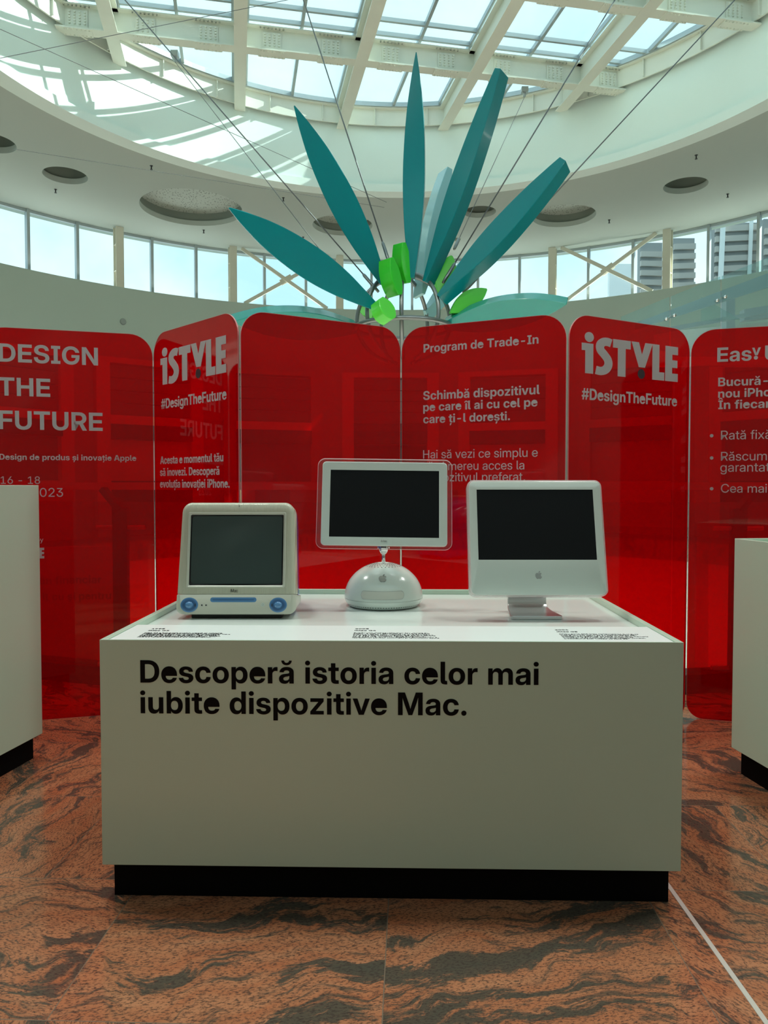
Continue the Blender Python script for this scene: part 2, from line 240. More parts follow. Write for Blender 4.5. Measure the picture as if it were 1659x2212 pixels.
114: [381,[54,0,0,522,139,0,0,-89,2,0,19,41,27,30,36,17,45,6,12,0,12,-1,10,-1,10,0,0,-125,-11,1,-15,2,-18,1,-18,0,-29,-3,-26,-11,-21,-17,-17,-23,-10,-29,-3,-35,0,-286]],
115: [529,[268,-12,-63,5,-55,15,-47,25,-37,34,-25,42,-12,50,141,5,10,-30,20,-23,29,-14,38,-5,36,4,28,11,17,18,6,22,-4,18,-13,15,-22,11,-29,8,-91,18,-46,13,-38,17,-31,23,-21,28,-13,33,-5,37,7,47,20,40,33,33,44,24,54,15,63,5,62,-5,54,-15,44,-25,34,-33,22,-41,9,-49,-132,-5,-8,28,-18,22,-28,15,-35,5,-33,-4,-26,-11,-16,-18,-6,-21,4,-19,13,-14,20,-12,28,-8,97,-19,48,-13,39,-17,29,-21,21,-25,12,-31,4,-36,-3,-33,-10,-30,-16,-28,-35,-34,-47,-26,-56,-16]],
116: [368,[344,522,0,-112,-335,0,0,112],[95,661,144,0,0,-502,3,-22,8,-14,15,-8,24,-3,13,0,15,1,15,0,11,0,4,-112,-17,-1,-22,-1,-23,-1,-24,0,-51,4,-42,12,-32,19,-23,27,-14,36,-4,43]],
117: [594,[236,-10,-52,6,-44,18,-37,29,-27,41,-17,50,-5,60,0,328,144,0,0,-302,3,-31,8,-27,14,-21,19,-15,24,-9,28,-3,28,3,25,9,20,16,16,23,10,29,3,35,0,293,144,0,0,-522,-141,0,0,87,-20,-30,-28,-29,-33,-21,-38,-13]],
118: [564,[201,0,-193,522,152,0,86,-261,15,-47,14,-47,9,-33,9,33,13,47,15,47,85,261,150,0,-193,-522]],
120: [547,[9,0,183,267,-171,255,158,0,46,-75,20,-34,18,-34,13,-23,12,23,19,34,20,34,47,75,155,0,-172,-253,181,-269,-158,0,-54,84,-19,34,-19,33,-14,26,-15,-26,-19,-33,-20,-34,-54,-84]],
121: [565,[62,-202,8,113,55,-1,18,0,15,4,13,6,10,11,8,15,7,19,12,36,-200,521,152,0,87,-261,15,-47,14,-47,6,-23,7,23,14,47,15,47,88,261,151,0,-228,-598,-18,-40,-22,-32,-26,-25,-30,-18,-35,-10,-40,-4,-25,0,-24,1,-24,1]],
122: [534,[49,0,0,95,259,310,0,2,-257,0,0,115,429,0,0,-101,-252,-304,0,-2,256,0,0,-115]],
206: [410,[32,0,0,122,98,0,0,483,-98,0,0,123,346,0,0,-123,-98,0,0,-483,98,0,0,-122],[140,797,-117,0,0,2,124,146,115,0,125,-146,0,-2,-117,0,-66,82]],
238: [251,[54,0,0,522,144,0,0,-522],[60,592,-116,0,0,1,123,147,115,0,126,-147,0,-1,-117,0,-66,82]],
259: [559,[210,-9,-49,4,-43,13,-36,22,-27,30,-18,39,-5,48,4,41,12,33,19,26,25,21,31,16,34,11,38,8,39,5,42,5,33,4,25,6,16,7,9,11,3,15,0,3,-2,18,-8,17,-12,13,-17,10,-20,6,-25,2,-25,-2,-22,-6,-19,-10,-14,-14,-10,-16,-5,-18,-135,5,12,48,23,42,34,33,45,25,55,15,64,5,49,-3,44,-8,38,-15,32,-20,27,-25,19,-31,12,-36,4,-40,0,-354,-141,0,0,73,-2,0,-15,-23,-19,-20,-23,-17,-27,-12,-32,-8],[250,91,33,4,27,9,23,16,17,20,10,23,3,27,0,53,-7,-3,-10,-4,-11,-3,-14,-3,-14,-3,-16,-2,-16,-3,-16,-2,-24,-5,-21,-7,-18,-10,-14,-12,-9,-16,-3,-19,2,-17,8,-15,12,-12,16,-9,20,-5],[277,587,-45,5,-41,15,-33,23,-27,31,-16,37,-6,40,87,0,5,-29,18,-23,26,-16,32,-5,32,5,26,16,17,23,5,29,88,0,-6,-40,-17,-37,-26,-30,-34,-24,-40,-15]],
537: [529,[268,-12,-63,5,-55,15,-47,25,-37,34,-25,42,-12,50,141,5,10,-30,20,-23,29,-14,38,-5,36,4,28,11,17,18,6,22,-4,18,-13,15,-22,11,-29,8,-91,18,-46,13,-38,17,-31,23,-21,28,-13,33,-5,37,7,47,20,40,33,33,44,24,54,15,63,5,62,-5,54,-15,44,-25,34,-33,22,-41,9,-49,-132,-5,-8,28,-18,22,-28,15,-35,5,-33,-4,-26,-11,-16,-18,-6,-21,4,-19,13,-14,20,-12,28,-8,97,-19,48,-13,39,-17,29,-21,21,-25,12,-31,4,-36,-3,-33,-10,-30,-16,-28,-35,-34,-47,-26,-56,-16],[156,-234,43,176,135,0,-76,-176]],
539: [368,[344,522,0,-112,-335,0,0,112],[95,661,144,0,0,-502,3,-22,8,-14,15,-8,24,-3,13,0,15,1,15,0,11,0,4,-112,-17,-1,-22,-1,-23,-1,-24,0,-51,4,-42,12,-32,19,-23,27,-14,36,-4,43],[103,-234,43,176,135,0,-76,-176]],
}
_G['r'] = {
32: [269],
34: [417,[100,474,-10,254,84,0,-10,-254],[253,474,-10,254,85,0,-10,-254]],
40: [391,[147,291,3,83,12,87,18,86,24,82,29,74,33,63,82,0,-33,-75,-29,-79,-23,-82,-17,-83,-11,-80,-3,-76,3,-68,9,-68,16,-69,23,-73,29,-75,36,-80,-82,0,-51,103,-38,108,-23,110]],
41: [391,[42,-142,37,80,29,76,23,72,15,70,10,68,3,67,-4,76,-10,80,-17,83,-23,82,-29,79,-34,75,82,0,33,-63,29,-74,24,-82,19,-86,11,-87,4,-83,-8,-112,-22,-111,-38,-107,-52,-103]],
44: [269,[61,-146,43,248,91,0,-72,-248]],
45: [645,[482,339,0,-78,-319,0,0,78]],
46: [269,[137,-8,-24,5,-20,13,-14,20,-5,24,5,24,14,20,20,14,24,4,24,-4,20,-14,13,-20,5,-24,-5,-24,-13,-20,-20,-13]],
48: [645,[323,-11,-52,5,-46,15,-41,25,-36,35,-30,43,-25,52,-17,59,-11,67,-3,73,3,74,11,67,18,59,24,52,30,43,36,35,41,25,46,16,52,5,51,-5,46,-16,42,-25,36,-35,30,-43,24,-52,18,-59,10,-67,4,-74,-4,-73,-10,-67,-18,-59,-24,-52,-30,-43,-36,-35,-41,-25,-47,-15],[323,67,35,4,31,12,28,20,25,27,20,34,16,41,12,47,7,53,2,58,-2,59,-7,53,-12,48,-16,40,-20,34,-25,28,-28,19,-31,12,-35,4,-35,-4,-32,-12,-28,-19,-24,-28,-21,-34,-16,-40,-12,-48,-7,-53,-2,-59,2,-58,7,-53,12,-47,16,-41,21,-34,24,-27,28,-20,32,-12]],
49: [645,[108,0,0,78,450,0,0,-78],[385,728,0,-728,-86,0,0,638,-1,0,-180,-123,0,92,176,121]],
50: [645,[85,0,0,72,255,242,41,41,33,35,25,32,17,31,10,32,4,35,-5,40,-13,35,-22,28,-29,20,-36,13,-42,4,-44,-5,-37,-15,-30,-24,-23,-32,-13,-39,-5,-46,-83,0,3,45,10,42,16,38,23,33,27,28,33,23,37,17,42,10,45,4,43,-3,40,-10,36,-15,46,-33,35,-44,17,-34,9,-37,4,-41,-4,-44,-13,-41,-21,-41,-30,-42,-41,-46,-50,-50,-189,-177,0,-2,354,0,0,-79]],
51: [645,[323,-11,-47,3,-43,10,-40,16,-35,22,-30,27,-25,32,-18,36,-11,40,-5,44,90,0,6,-44,15,-37,24,-30,33,-23,39,-14,46,-4,44,4,40,14,32,23,24,30,16,37,5,42,-6,43,-16,37,-27,30,-36,22,-46,14,-55,4,-84,0,0,72,206,208,0,2,-304,0,0,79,420,0,0,-76,-221,-224,39,1,50,-6,43,-14,38,-20,30,-26,25,-30,17,-35,11,-39,3,-42,-3,-43,-11,-39,-18,-36,-23,-32,-29,-27,-35,-22,-39,-16,-43,-10]],
52: [645,[43,170,0,73,335,485,93,0,-329,-477,0,-3,460,0,0,-78],[408,0,0,191,0,35,0,228,85,0,0,-454]],
53: [645,[323,-10,-44,3,-42,10,-37,15,-50,34,-38,43,-18,34,-12,36,-5,40,88,0,8,-37,17,-33,25,-27,31,-21,36,-13,41,-5,43,6,38,16,32,25,24,34,14,41,5,46,-4,46,-15,40,-23,34,-31,26,-37,16,-43,5,-51,-5,-44,-16,-35,-26,-24,-35,-85,3,28,403,412,0,0,-79,-332,0,-20,-231,2,0,34,29,39,21,42,12,46,4,48,-4,44,-14,39,-22,33,-29,27,-36,20,-42,13,-48,4,-51,-4,-47,-10,-43,-17,-39,-23,-34,-29,-29,-33,-24,-39,-18,-42,-10]],
54: [645,[323,-11,-45,3,-42,11,-38,17,-34,24,-28,29,-23,34,-17,39,-10,43,-4,46,7,55,20,59,22,43,30,50,37,55,163,231,99,0,-210,-290,22,14,29,9,36,4,42,-4,39,-10,36,-16,31,-23,27,-27,22,-33,16,-37,10,-40,3,-45,-3,-45,-11,-42,-17,-38,-23,-34,-28,-28,-34,-23,-37,-18,-42,-10],[322,67,42,6,37,16,32,25,24,34,15,39,5,43,-5,44,-15,39,-24,32,-32,25,-37,16,-42,5,-41,-5,-38,-16,-31,-25,-24,-32,-15,-39,-5,-43,5,-44,15,-39,24,-34,31,-25,38,-16]],
55: [645,[139,0,327,647,0,2,-377,0,0,79,467,0,0,-84,-323,-644]],
56: [645,[323,-11,-69,6,-60,20,-34,20,-30,24,-23,29,-18,32,-11,35,-3,38,5,47,15,42,24,36,31,30,37,21,41,11,0,0,-35,11,-30,19,-26,26,-20,32,-12,36,-4,40,8,53,21,47,34,39,45,30,53,19,61,7,59,-7,54,-19,44,-30,34,-39,22,-47,7,-53,-4,-40,-12,-36,-20,-32,-25,-26,-30,-19,-35,-11,0,0,41,-11,37,-21,31,-30,24,-37,15,-42,5,-46,-3,-38,-11,-35,-17,-32,-38,-42,-50,-31,-60,-20],[323,67,45,4,39,12,32,20,23,26,15,32,5,36,-5,39,-15,34,-25,28,-32,22,-39,13,-43,5,-44,-5,-39,-13,-33,-22,-24,-28,-16,-34,-5,-39,5,-36,15,-32,24,-26,32,-20,39,-12],[323,413,37,4,32,12,27,19,21,25,13,30,4,35,-4,35,-13,29,-20,25,-27,19,-33,11,-37,4,-38,-4,-33,-11,-27,-19,-21,-25,-12,-29,-5,-35,5,-35,12,-30,21,-25,27,-19,33,-12]],
57: [645,[323,739,45,-4,42,-10,38,-18,33,-23,28,-29,23,-34,17,-39,11,-43,3,-47,-7,-55,-20,-59,-22,-43,-29,-49,-38,-55,-163,-231,-99,0,210,288,-21,-12,-30,-10,-35,-3,-43,3,-38,10,-36,17,-32,22,-27,28,-22,33,-16,37,-10,40,-3,44,4,46,10,41,17,39,23,33,28,29,34,23,38,17,42,10],[323,660,-42,-5,-37,-16,-31,-26,-24,-33,-16,-39,-5,-44,5,-43,16,-39,24,-33,31,-25,37,-16,42,-5,42,5,37,16,31,25,24,33,15,39,5,43,-5,44,-15,39,-24,33,-31,26,-37,16]],
58: [269,[137,-8,-24,5,-20,13,-14,20,-5,24,5,24,14,20,20,14,24,4,24,-4,20,-14,13,-20,5,-24,-5,-24,-13,-20,-20,-13],[137,378,-24,4,-20,14,-14,20,-5,24,5,24,14,20,20,13,24,5,24,-5,20,-13,13,-20,5,-24,-5,-24,-13,-20,-20,-14]],
65: [661,[13,0,268,728,101,0,266,-728,-94,0,-154,437,-15,46,-18,53,-14,42,-16,49,-6,20,-6,-20,-15,-49,-14,-42,-18,-53,-16,-46,-155,-437],[151,204,0,79,360,0,0,-79]],
66: [642,[76,0,0,728,261,0,47,-3,42,-8,37,-14,46,-29,33,-38,21,-47,6,-55,-3,-39,-11,-34,-18,-28,-24,-23,-28,-18,-34,-14,0,-2,38,-10,35,-17,31,-25,23,-32,16,-41,5,-49,-3,-39,-10,-35,-15,-32,-22,-28,-28,-24,-35,-19,-41,-14,-48,-8,-55,-3],[165,79,177,0,51,3,41,11,33,17,24,24,14,30,4,35,-4,37,-15,32,-23,27,-32,19,-40,13,-48,4,-182,0],[165,408,174,0,41,4,35,11,28,18,22,24,13,30,4,35,-4,33,-12,29,-21,24,-28,18,-35,11,-42,4,-175,0]],
67: [724,[381,-11,-64,5,-58,16,-52,26,-47,36,-39,44,-31,52,-24,59,-14,65,-5,71,5,72,14,65,23,59,32,53,39,44,47,35,52,27,58,16,64,5,55,-4,51,-13,48,-21,42,-28,36,-35,30,-42,22,-48,14,-54,-90,0,-11,36,-17,33,-21,28,-25,23,-29,18,-32,13,-36,8,-37,3,-48,-4,-43,-12,-38,-21,-34,-27,-29,-34,-23,-41,-17,-46,-10,-51,-3,-57,3,-56,10,-51,17,-46,23,-41,29,-34,34,-27,39,-20,43,-12,47,-4,37,2,35,8,33,13,28,18,26,23,21,28,17,32,11,37,90,0,-14,-53,-22,-48,-30,-42,-36,-35,-42,-29,-48,-20,-51,-13]],
68: [697,[301,0,-175,0,0,79,169,0,57,4,49,11,43,19,36,27,29,33,23,39,16,46,10,51,3,56,-3,56,-10,50,-16,46,-22,39,-28,32,-35,26,-41,19,-48,12,-53,4,-183,0,0,79,189,0,67,-5,61,-15,53,-24,47,-33,39,-42,31,-50,22,-57,14,-65,4,-72,-4,-72,-14,-65,-23,-58,-31,-51,-40,-42,-47,-33,-56,-24,-63,-15],[165,728,0,-728,-89,0,0,728]],
69: [584,[76,0,0,728,466,0,0,-79,-377,0,0,-238,350,0,0,-79,-350,0,0,-253,378,0,0,-79]],
70: [562,[76,0,0,728,453,0,0,-79,-364,0,0,-241,334,0,0,-79,-334,0,0,-329]],
71: [734,[378,-11,-62,5,-57,16,-52,26,-46,36,-39,44,-32,52,-24,59,-14,65,-5,71,5,72,14,65,24,59,32,53,39,44,46,35,52,27,57,16,61,5,56,-5,53,-13,48,-22,42,-29,37,-35,30,-42,22,-47,14,-52,-90,0,-12,34,-16,32,-22,28,-25,23,-30,19,-33,14,-35,9,-39,3,-45,-4,-42,-12,-38,-20,-34,-28,-28,-34,-23,-41,-17,-46,-11,-51,-3,-57,3,-56,11,-51,17,-46,23,-40,28,-34,34,-28,39,-20,42,-12,45,-4,59,6,52,21,44,32,34,43,16,35,10,37,3,39,-190,0,0,79,278,0,0,-79,-5,-55,-13,-51,-23,-47,-30,-41,-36,-35,-43,-29,-48,-21,-52,-13]],
72: [716,[76,0,0,728,89,0,0,-316,386,0,0,316,89,0,0,-728,-89,0,0,333,-386,0,0,-333]],
73: [362,[40,0,0,79,96,0,0,570,-96,0,0,79,281,0,0,-79,-96,0,0,-570,96,0,0,-79]],
74: [543,[255,-10,-60,6,-52,19,-43,31,-27,32,-19,37,-11,43,-4,49,0,39,89,0,0,-39,4,-41,12,-34,19,-28,26,-19,30,-12,36,-4,35,4,31,12,25,19,20,28,11,34,4,41,0,521,89,0,0,-521,-4,-49,-11,-43,-19,-37,-26,-32,-44,-31,-52,-19]],
75: [643,[136,208,0,112,25,29,26,29,25,28,26,28,25,29,26,28,220,237,118,0,-311,-332,-4,0],[76,0,0,728,89,0,0,-253,-1,-155,1,-43,0,-277],[522,0,-267,373,55,70,317,-443]],
76: [542,[76,0,0,728,89,0,0,-649,347,0,0,-79]],
77: [868,[76,0,0,728,122,0,183,-468,7,-17,8,-22,9,-24,9,-25,9,-25,9,-24,3,-10,4,10,8,24,9,25,9,25,9,24,8,21,6,18,181,468,123,0,0,-728,-88,0,0,420,0,25,1,26,0,28,1,28,0,30,1,29,1,23,-12,-32,-11,-32,-11,-30,-10,-28,-10,-25,-8,-23,-8,-19,-167,-420,-74,0,-169,420,-8,19,-8,22,-10,26,-10,27,-11,30,-12,32,-9,26,0,-15,1,-29,1,-30,0,-28,1,-28,0,-27,0,-25,0,-420]],
78: [720,[76,0,0,728,103,0,299,-472,11,-19,14,-23,16,-27,17,-29,17,-31,6,-10,-2,31,-1,34,-1,33,0,28,0,20,0,465,89,0,0,-728,-104,0,-266,419,-14,23,-17,27,-19,33,-23,38,-26,43,-15,27,0,-13,2,-48,1,-42,1,-35,1,-29,0,-23,0,-420]],
79: [752,[376,-11,-61,5,-57,16,-52,26,-46,36,-38,44,-32,52,-24,60,-14,65,-5,70,5,71,14,66,24,59,32,52,38,44,46,36,52,27,57,16,61,5,62,-5,57,-16,51,-27,46,-36,39,-44,32,-52,23,-59,14,-66,5,-71,-5,-70,-14,-65,-23,-60,-32,-52,-39,-44,-46,-36,-51,-26,-57,-16],[376,72,43,3,40,12,38,18,34,26,29,33,24,40,18,47,11,53,4,59,-4,60,-11,53,-18,47,-24,40,-29,33,-34,26,-38,19,-40,11,-43,4,-42,-4,-40,-11,-38,-19,-34,-26,-29,-33,-24,-40,-19,-47,-11,-53,-3,-60,3,-59,11,-53,19,-47,24,-40,29,-33,34,-26,38,-18,40,-12]],
80: [618,[76,0,0,728,258,0,49,-4,45,-9,39,-15,34,-21,28,-26,23,-31,16,-36,10,-39,3,-43,-3,-42,-10,-40,-17,-35,-23,-31,-28,-26,-35,-21,-40,-16,-44,-9,-50,-3,-205,0,0,79,205,0,48,4,40,13,32,22,23,29,14,35,5,41,-5,42,-14,35,-23,28,-32,22,-40,13,-48,5,-166,0,0,-649]],
81: [752,[340,228,97,0,81,-107,21,-28,121,-161,-97,0,-79,106,-21,27],[376,-11,-61,5,-57,16,-52,26,-46,36,-38,44,-32,52,-24,60,-14,65,-5,70,5,71,14,66,24,59,32,52,38,44,46,36,52,27,57,16,61,5,62,-5,57,-16,51,-27,46,-36,39,-44,32,-52,23,-59,14,-66,5,-71,-5,-70,-14,-65,-23,-60,-32,-52,-39,-44,-46,-36,-51,-26,-57,-16],[376,72,43,3,40,12,38,18,34,26,29,33,24,40,18,47,11,53,4,59,-4,60,-11,53,-18,47,-24,40,-29,33,-34,26,-38,19,-40,11,-43,4,-42,-4,-40,-11,-38,-19,-34,-26,-29,-33,-24,-40,-19,-47,-11,-53,-3,-60,3,-59,11,-53,19,-47,24,-40,29,-33,34,-26,38,-18,40,-12]],
82: [635,[76,0,0,728,265,0,50,-3,44,-10,40,-15,34,-21,28,-25,22,-31,16,-35,10,-39,3,-43,-3,-43,-10,-39,-17,-35,-24,-31,-29,-25,-35,-21,-40,-15,-45,-9,-49,-3,-211,0,0,79,214,0,48,4,40,13,31,21,23,28,15,35,4,41,-4,41,-15,35,-23,28,-32,21,-40,13,-48,5,-173,0,0,-649],[498,0,-176,327,101,0,179,-327]],
83: [620,[314,-12,-52,3,-48,10,-43,16,-38,22,-31,27,-25,33,-19,38,-12,41,-4,47,91,0,6,-46,17,-39,27,-31,36,-22,44,-14,51,-4,49,4,43,12,35,19,27,25,16,32,6,36,-4,29,-12,25,-19,21,-28,17,-36,16,-45,13,-83,21,-65,20,-52,24,-39,29,-27,34,-16,39,-6,47,4,40,10,36,18,33,23,28,30,25,35,19,40,14,43,9,48,3,48,-3,43,-9,39,-15,35,-21,29,-25,24,-31,17,-34,11,-39,5,-42,-88,0,-7,40,-17,34,-25,27,-33,21,-39,12,-45,4,-44,-4,-39,-12,-32,-18,-25,-25,-15,-29,-5,-34,4,-28,12,-24,21,-20,28,-17,36,-14,43,-13,81,-21,45,-13,41,-16,35,-19,30,-23,24,-26,18,-29,11,-35,3,-38,-3,-40,-11,-37,-18,-33,-25,-30,-31,-25,-36,-20,-42,-15,-47,-9]],
84: [618,[30,649,0,79,559,0,0,-79,-235,0,0,-649,-89,0,0,649]],
85: [712,[356,-12,-54,4,-50,11,-45,19,-40,25,-33,31,-26,36,-20,41,-11,44,-4,48,0,481,89,0,0,-474,6,-50,17,-44,29,-37,38,-28,48,-18,56,-6,57,6,47,18,39,28,28,37,18,44,6,50,0,474,89,0,0,-481,-4,-48,-12,-44,-20,-41,-26,-36,-33,-31,-39,-25,-45,-19,-50,-11]],
86: [661,[282,0,-269,728,94,0,157,-437,14,-42,18,-55,14,-43,17,-51,6,-20,7,21,16,50,14,44,18,54,14,42,153,437,93,0,-265,-728]],
87: [957,[211,0,-198,728,90,0,118,-453,9,-35,8,-36,8,-35,8,-36,8,-36,2,-10,2,10,8,36,8,36,8,35,9,36,9,35,119,453,103,0,118,-453,10,-35,9,-36,8,-35,8,-36,8,-36,2,-7,1,7,8,36,8,36,9,35,8,36,9,35,117,453,91,0,-199,-728,-104,0,-127,467,-12,48,-12,50,-11,50,-1,6,-1,-5,-10,-50,-12,-50,-13,-49,-126,-467]],
88: [654,[16,0,260,372,-245,356,103,0,107,-157,17,-25,16,-24,16,-24,15,-23,15,-24,8,-12,8,12,15,24,15,23,16,24,16,24,17,25,109,157,101,0,-245,-352,258,-376,-102,0,-129,187,-16,23,-16,23,-14,22,-15,22,-14,23,-5,7,-4,-7,-15,-23,-15,-22,-15,-22,-15,-22,-16,-24,-130,-187]],
89: [651,[281,0,0,299,-268,429,103,0,146,-236,22,-36,20,-35,21,-37,1,-1,1,2,21,36,20,36,22,35,145,236,102,0,-267,-429,0,-299]],
90: [617,[36,0,0,72,368,488,23,30,24,30,23,29,-5,0,-42,0,-42,0,-42,0,-296,0,0,79,531,0,0,-73,-361,-478,-25,-32,-25,-33,-26,-32,-1,-1,4,0,41,0,41,0,41,0,314,0,0,-79]],
97: [527,[221,-9,-49,5,-43,13,-37,23,-28,31,-18,39,-6,48,5,41,13,32,20,25,27,19,31,14,35,11,38,7,38,6,44,6,34,4,25,5,16,6,10,11,3,17,0,4,-3,28,-10,24,-17,20,-22,15,-28,9,-34,3,-34,-3,-30,-9,-25,-14,-20,-18,-13,-21,-7,-23,-84,6,12,45,23,38,33,31,42,23,48,15,54,4,40,-2,37,-8,34,-14,29,-19,25,-25,18,-30,12,-35,3,-42,0,-356,-83,0,0,73,-2,0,-12,-18,-16,-19,-22,-18,-28,-14,-35,-10],[234,66,46,5,36,14,28,21,20,27,11,30,4,33,0,67,-7,-5,-12,-4,-16,-4,-18,-4,-20,-4,-21,-3,-22,-3,-20,-3,-29,-5,-28,-8,-24,-12,-20,-16,-12,-20,-4,-27,3,-23,10,-19,16,-16,22,-12,26,-7]],
98: [576,[312,-10,-36,3,-32,8,-29,14,-25,18,-22,22,-18,25,-3,0,0,-80,-82,0,0,728,84,0,0,-284,2,0,17,24,21,21,25,18,29,13,33,9,36,2,43,-3,39,-12,36,-18,31,-26,27,-31,21,-38,16,-43,9,-47,3,-52,-3,-52,-9,-47,-16,-43,-21,-38,-26,-31,-32,-26,-35,-19,-40,-11],[299,65,43,6,38,18,30,28,23,39,14,48,5,57,-5,57,-14,49,-23,38,-30,28,-37,18,-44,5,-45,-6,-38,-18,-31,-29,-23,-39,-14,-48,-4,-55,4,-55,14,-48,23,-39,31,-29,38,-19]],
99: [534,[280,-12,-46,4,-42,12,-38,19,-34,26,-28,32,-23,38,-17,43,-10,47,-3,51,3,51,10,48,17,43,23,38,28,32,34,26,38,20,42,11,46,4,41,-3,39,-10,35,-15,30,-21,27,-25,21,-29,15,-34,10,-36,-84,-6,-6,22,-10,20,-12,17,-16,15,-18,12,-21,9,-24,6,-27,2,-46,-6,-39,-19,-31,-30,-22,-40,-14,-48,-4,-54,4,-54,14,-48,22,-39,31,-30,39,-19,46,-6,27,2,24,6,20,9,18,12,15,15,12,18,10,20,7,22,86,-5,-10,-37,-16,-33,-21,-30,-26,-25,-31,-21,-35,-16,-39,-9]],
100: [576,[264,-10,-43,4,-39,11,-36,19,-32,26,-26,31,-21,38,-16,43,-9,47,-3,52,3,52,9,47,16,43,21,38,27,31,31,26,36,18,39,12,43,3,36,-2,33,-9,28,-13,26,-18,21,-21,16,-24,3,0,0,284,84,0,0,-728,-82,0,0,80,-3,0,-18,-25,-22,-22,-25,-18,-29,-14,-32,-8],[277,65,45,6,38,19,31,29,23,39,14,48,4,55,-4,55,-14,48,-23,39,-31,29,-38,18,-45,6,-43,-5,-38,-18,-30,-28,-23,-38,-14,-49,-5,-57,5,-57,14,-48,23,-39,30,-28,38,-18]],
101: [547,[282,-12,-49,4,-44,12,-38,19,-34,26,-27,32,-22,38,-17,43,-9,47,-3,50,3,52,10,47,17,43,22,38,28,32,33,27,37,19,41,12,45,4,49,-5,45,-13,40,-23,35,-31,28,-39,21,-46,13,-54,4,-60,0,-26,-424,0,0,72,338,0,-2,24,-14,43,-22,35,-30,26,-37,16,-44,6,-44,-6,-37,-16,-30,-26,-23,-35,-14,-42,-5,-47,0,-39,5,-51,14,-45,23,-37,32,-27,39,-17,47,-6,33,3,30,8,25,13,21,18,16,22,11,25,83,-5,-15,-44,-26,-39,-34,-32,-42,-24,-49,-16]],
102: [320,[296,522,0,-72,-288,0,0,72],[103,0,0,610,5,36,13,31,21,25,28,18,35,11,38,4,19,0,18,-1,13,-1,9,-1,-6,-72,-7,0,-12,1,-14,0,-11,1,-30,-4,-20,-12,-11,-20,-4,-30,0,-596]],
103: [576,[282,-212,-55,4,-50,13,-42,21,-33,29,-25,36,-14,43,82,10,11,-23,16,-20,21,-17,25,-12,30,-7,34,-3,42,4,35,11,29,20,22,27,13,33,5,41,0,85,-2,0,-19,-25,-21,-22,-25,-17,-29,-14,-32,-8,-36,-3,-43,4,-39,11,-36,19,-31,25,-27,31,-21,37,-16,42,-9,47,-3,52,3,51,9,47,16,43,21,38,27,31,31,26,36,18,39,12,43,3,36,-2,33,-9,29,-13,25,-18,22,-23,18,-26,2,0,0,82,82,0,0,-525,-3,-47,-11,-40,-17,-34,-24,-28,-28,-22,-32,-17,-55,-16],[277,70,45,6,38,17,31,29,23,38,14,48,5,54,-5,55,-14,47,-23,39,-31,29,-38,18,-45,6,-43,-5,-38,-18,-30,-28,-23,-38,-14,-48,-5,-57,5,-57,14,-47,23,-38,30,-28,38,-17]],
104: [557,[149,307,0,-307,-84,0,0,728,84,0,0,-283,20,28,28,26,32,18,35,11,39,3,51,-5,45,-17,38,-29,30,-39,14,-33,8,-38,3,-44,0,-326,-84,0,0,320,-4,40,-11,34,-18,26,-24,19,-30,12,-36,4,-36,-4,-33,-12,-27,-20,-22,-28,-13,-37]],
105: [214,[65,0,0,522,84,0,0,-522],[107,620,-22,5,-19,12,-12,19,-4,21,4,22,12,19,19,12,22,4,22,-4,19,-12,13,-19,4,-22,-4,-21,-13,-19,-19,-12]],
106: [214,[65,522,84,0,0,-587,-4,-38,-12,-34,-20,-28,-28,-21,-35,-14,-42,-4,-32,0,0,75,26,0,28,4,20,14,11,23,4,33],[107,620,-22,5,-19,12,-12,19,-5,21,5,22,12,19,19,12,22,4,22,-4,19,-12,13,-19,4,-22,-4,-21,-13,-19,-19,-12]],
107: [517,[144,188,0,100,8,0,239,234,107,0,-251,-247,-8,0],[65,0,0,728,84,0,0,-728],[408,0,-210,256,60,59,257,-315]],
108: [240,[195,-1,-42,3,-33,10,-25,15,-17,23,-10,30,-3,37,0,611,84,0,0,-599,3,-28,7,-17,16,-9,25,-3,6,0,7,0,6,1,5,0,3,-72,-7,-1,-8,0,-9,-1]],
109: [847,[65,0,0,522,82,0,0,-89,7,16,22,30,27,23,30,17,33,10,34,3,38,-4,34,-11,29,-20,24,-25,17,-28,4,-11,5,12,21,29,27,24,33,18,37,12,42,4,45,-5,41,-15,35,-26,27,-36,13,-31,8,-35,2,-39,0,-345,-84,0,0,344,-4,36,-11,29,-19,20,-36,20,-41,6,-35,-4,-30,-11,-24,-19,-18,-24,-11,-29,-3,-34,0,-334,-84,0,0,353,-4,29,-10,24,-17,21,-23,16,-26,9,-29,3,-31,-4,-30,-11,-25,-19,-20,-26,-14,-33,-4,-41,0,-321]],
110: [557,[149,307,0,-307,-84,0,0,522,82,0,0,-80,22,31,28,26,32,18,35,11,39,3,51,-5,45,-17,38,-29,30,-39,13,-33,9,-38,3,-44,0,-326,-84,0,0,320,-4,40,-11,34,-18,26,-24,19,-30,12,-36,4,-36,-4,-33,-12,-27,-20,-22,-28,-13,-37]],
111: [560,[280,-12,-46,4,-42,12,-38,19,-34,26,-28,32,-23,38,-17,43,-10,47,-3,51,3,51,10,48,17,43,23,38,28,32,34,26,38,20,42,11,46,4,46,-4,42,-11,39,-20,33,-26,28,-32,23,-38,17,-43,10,-48,3,-51,-3,-51,-10,-47,-17,-43,-23,-38,-28,-32,-33,-26,-39,-19,-42,-12],[280,64,46,6,39,19,31,30,22,39,14,48,4,54,-4,54,-14,48,-22,40,-31,30,-39,19,-46,6,-46,-6,-39,-19,-31,-30,-22,-40,-14,-48,-4,-54,4,-54,14,-48,22,-39,31,-30,39,-19]],
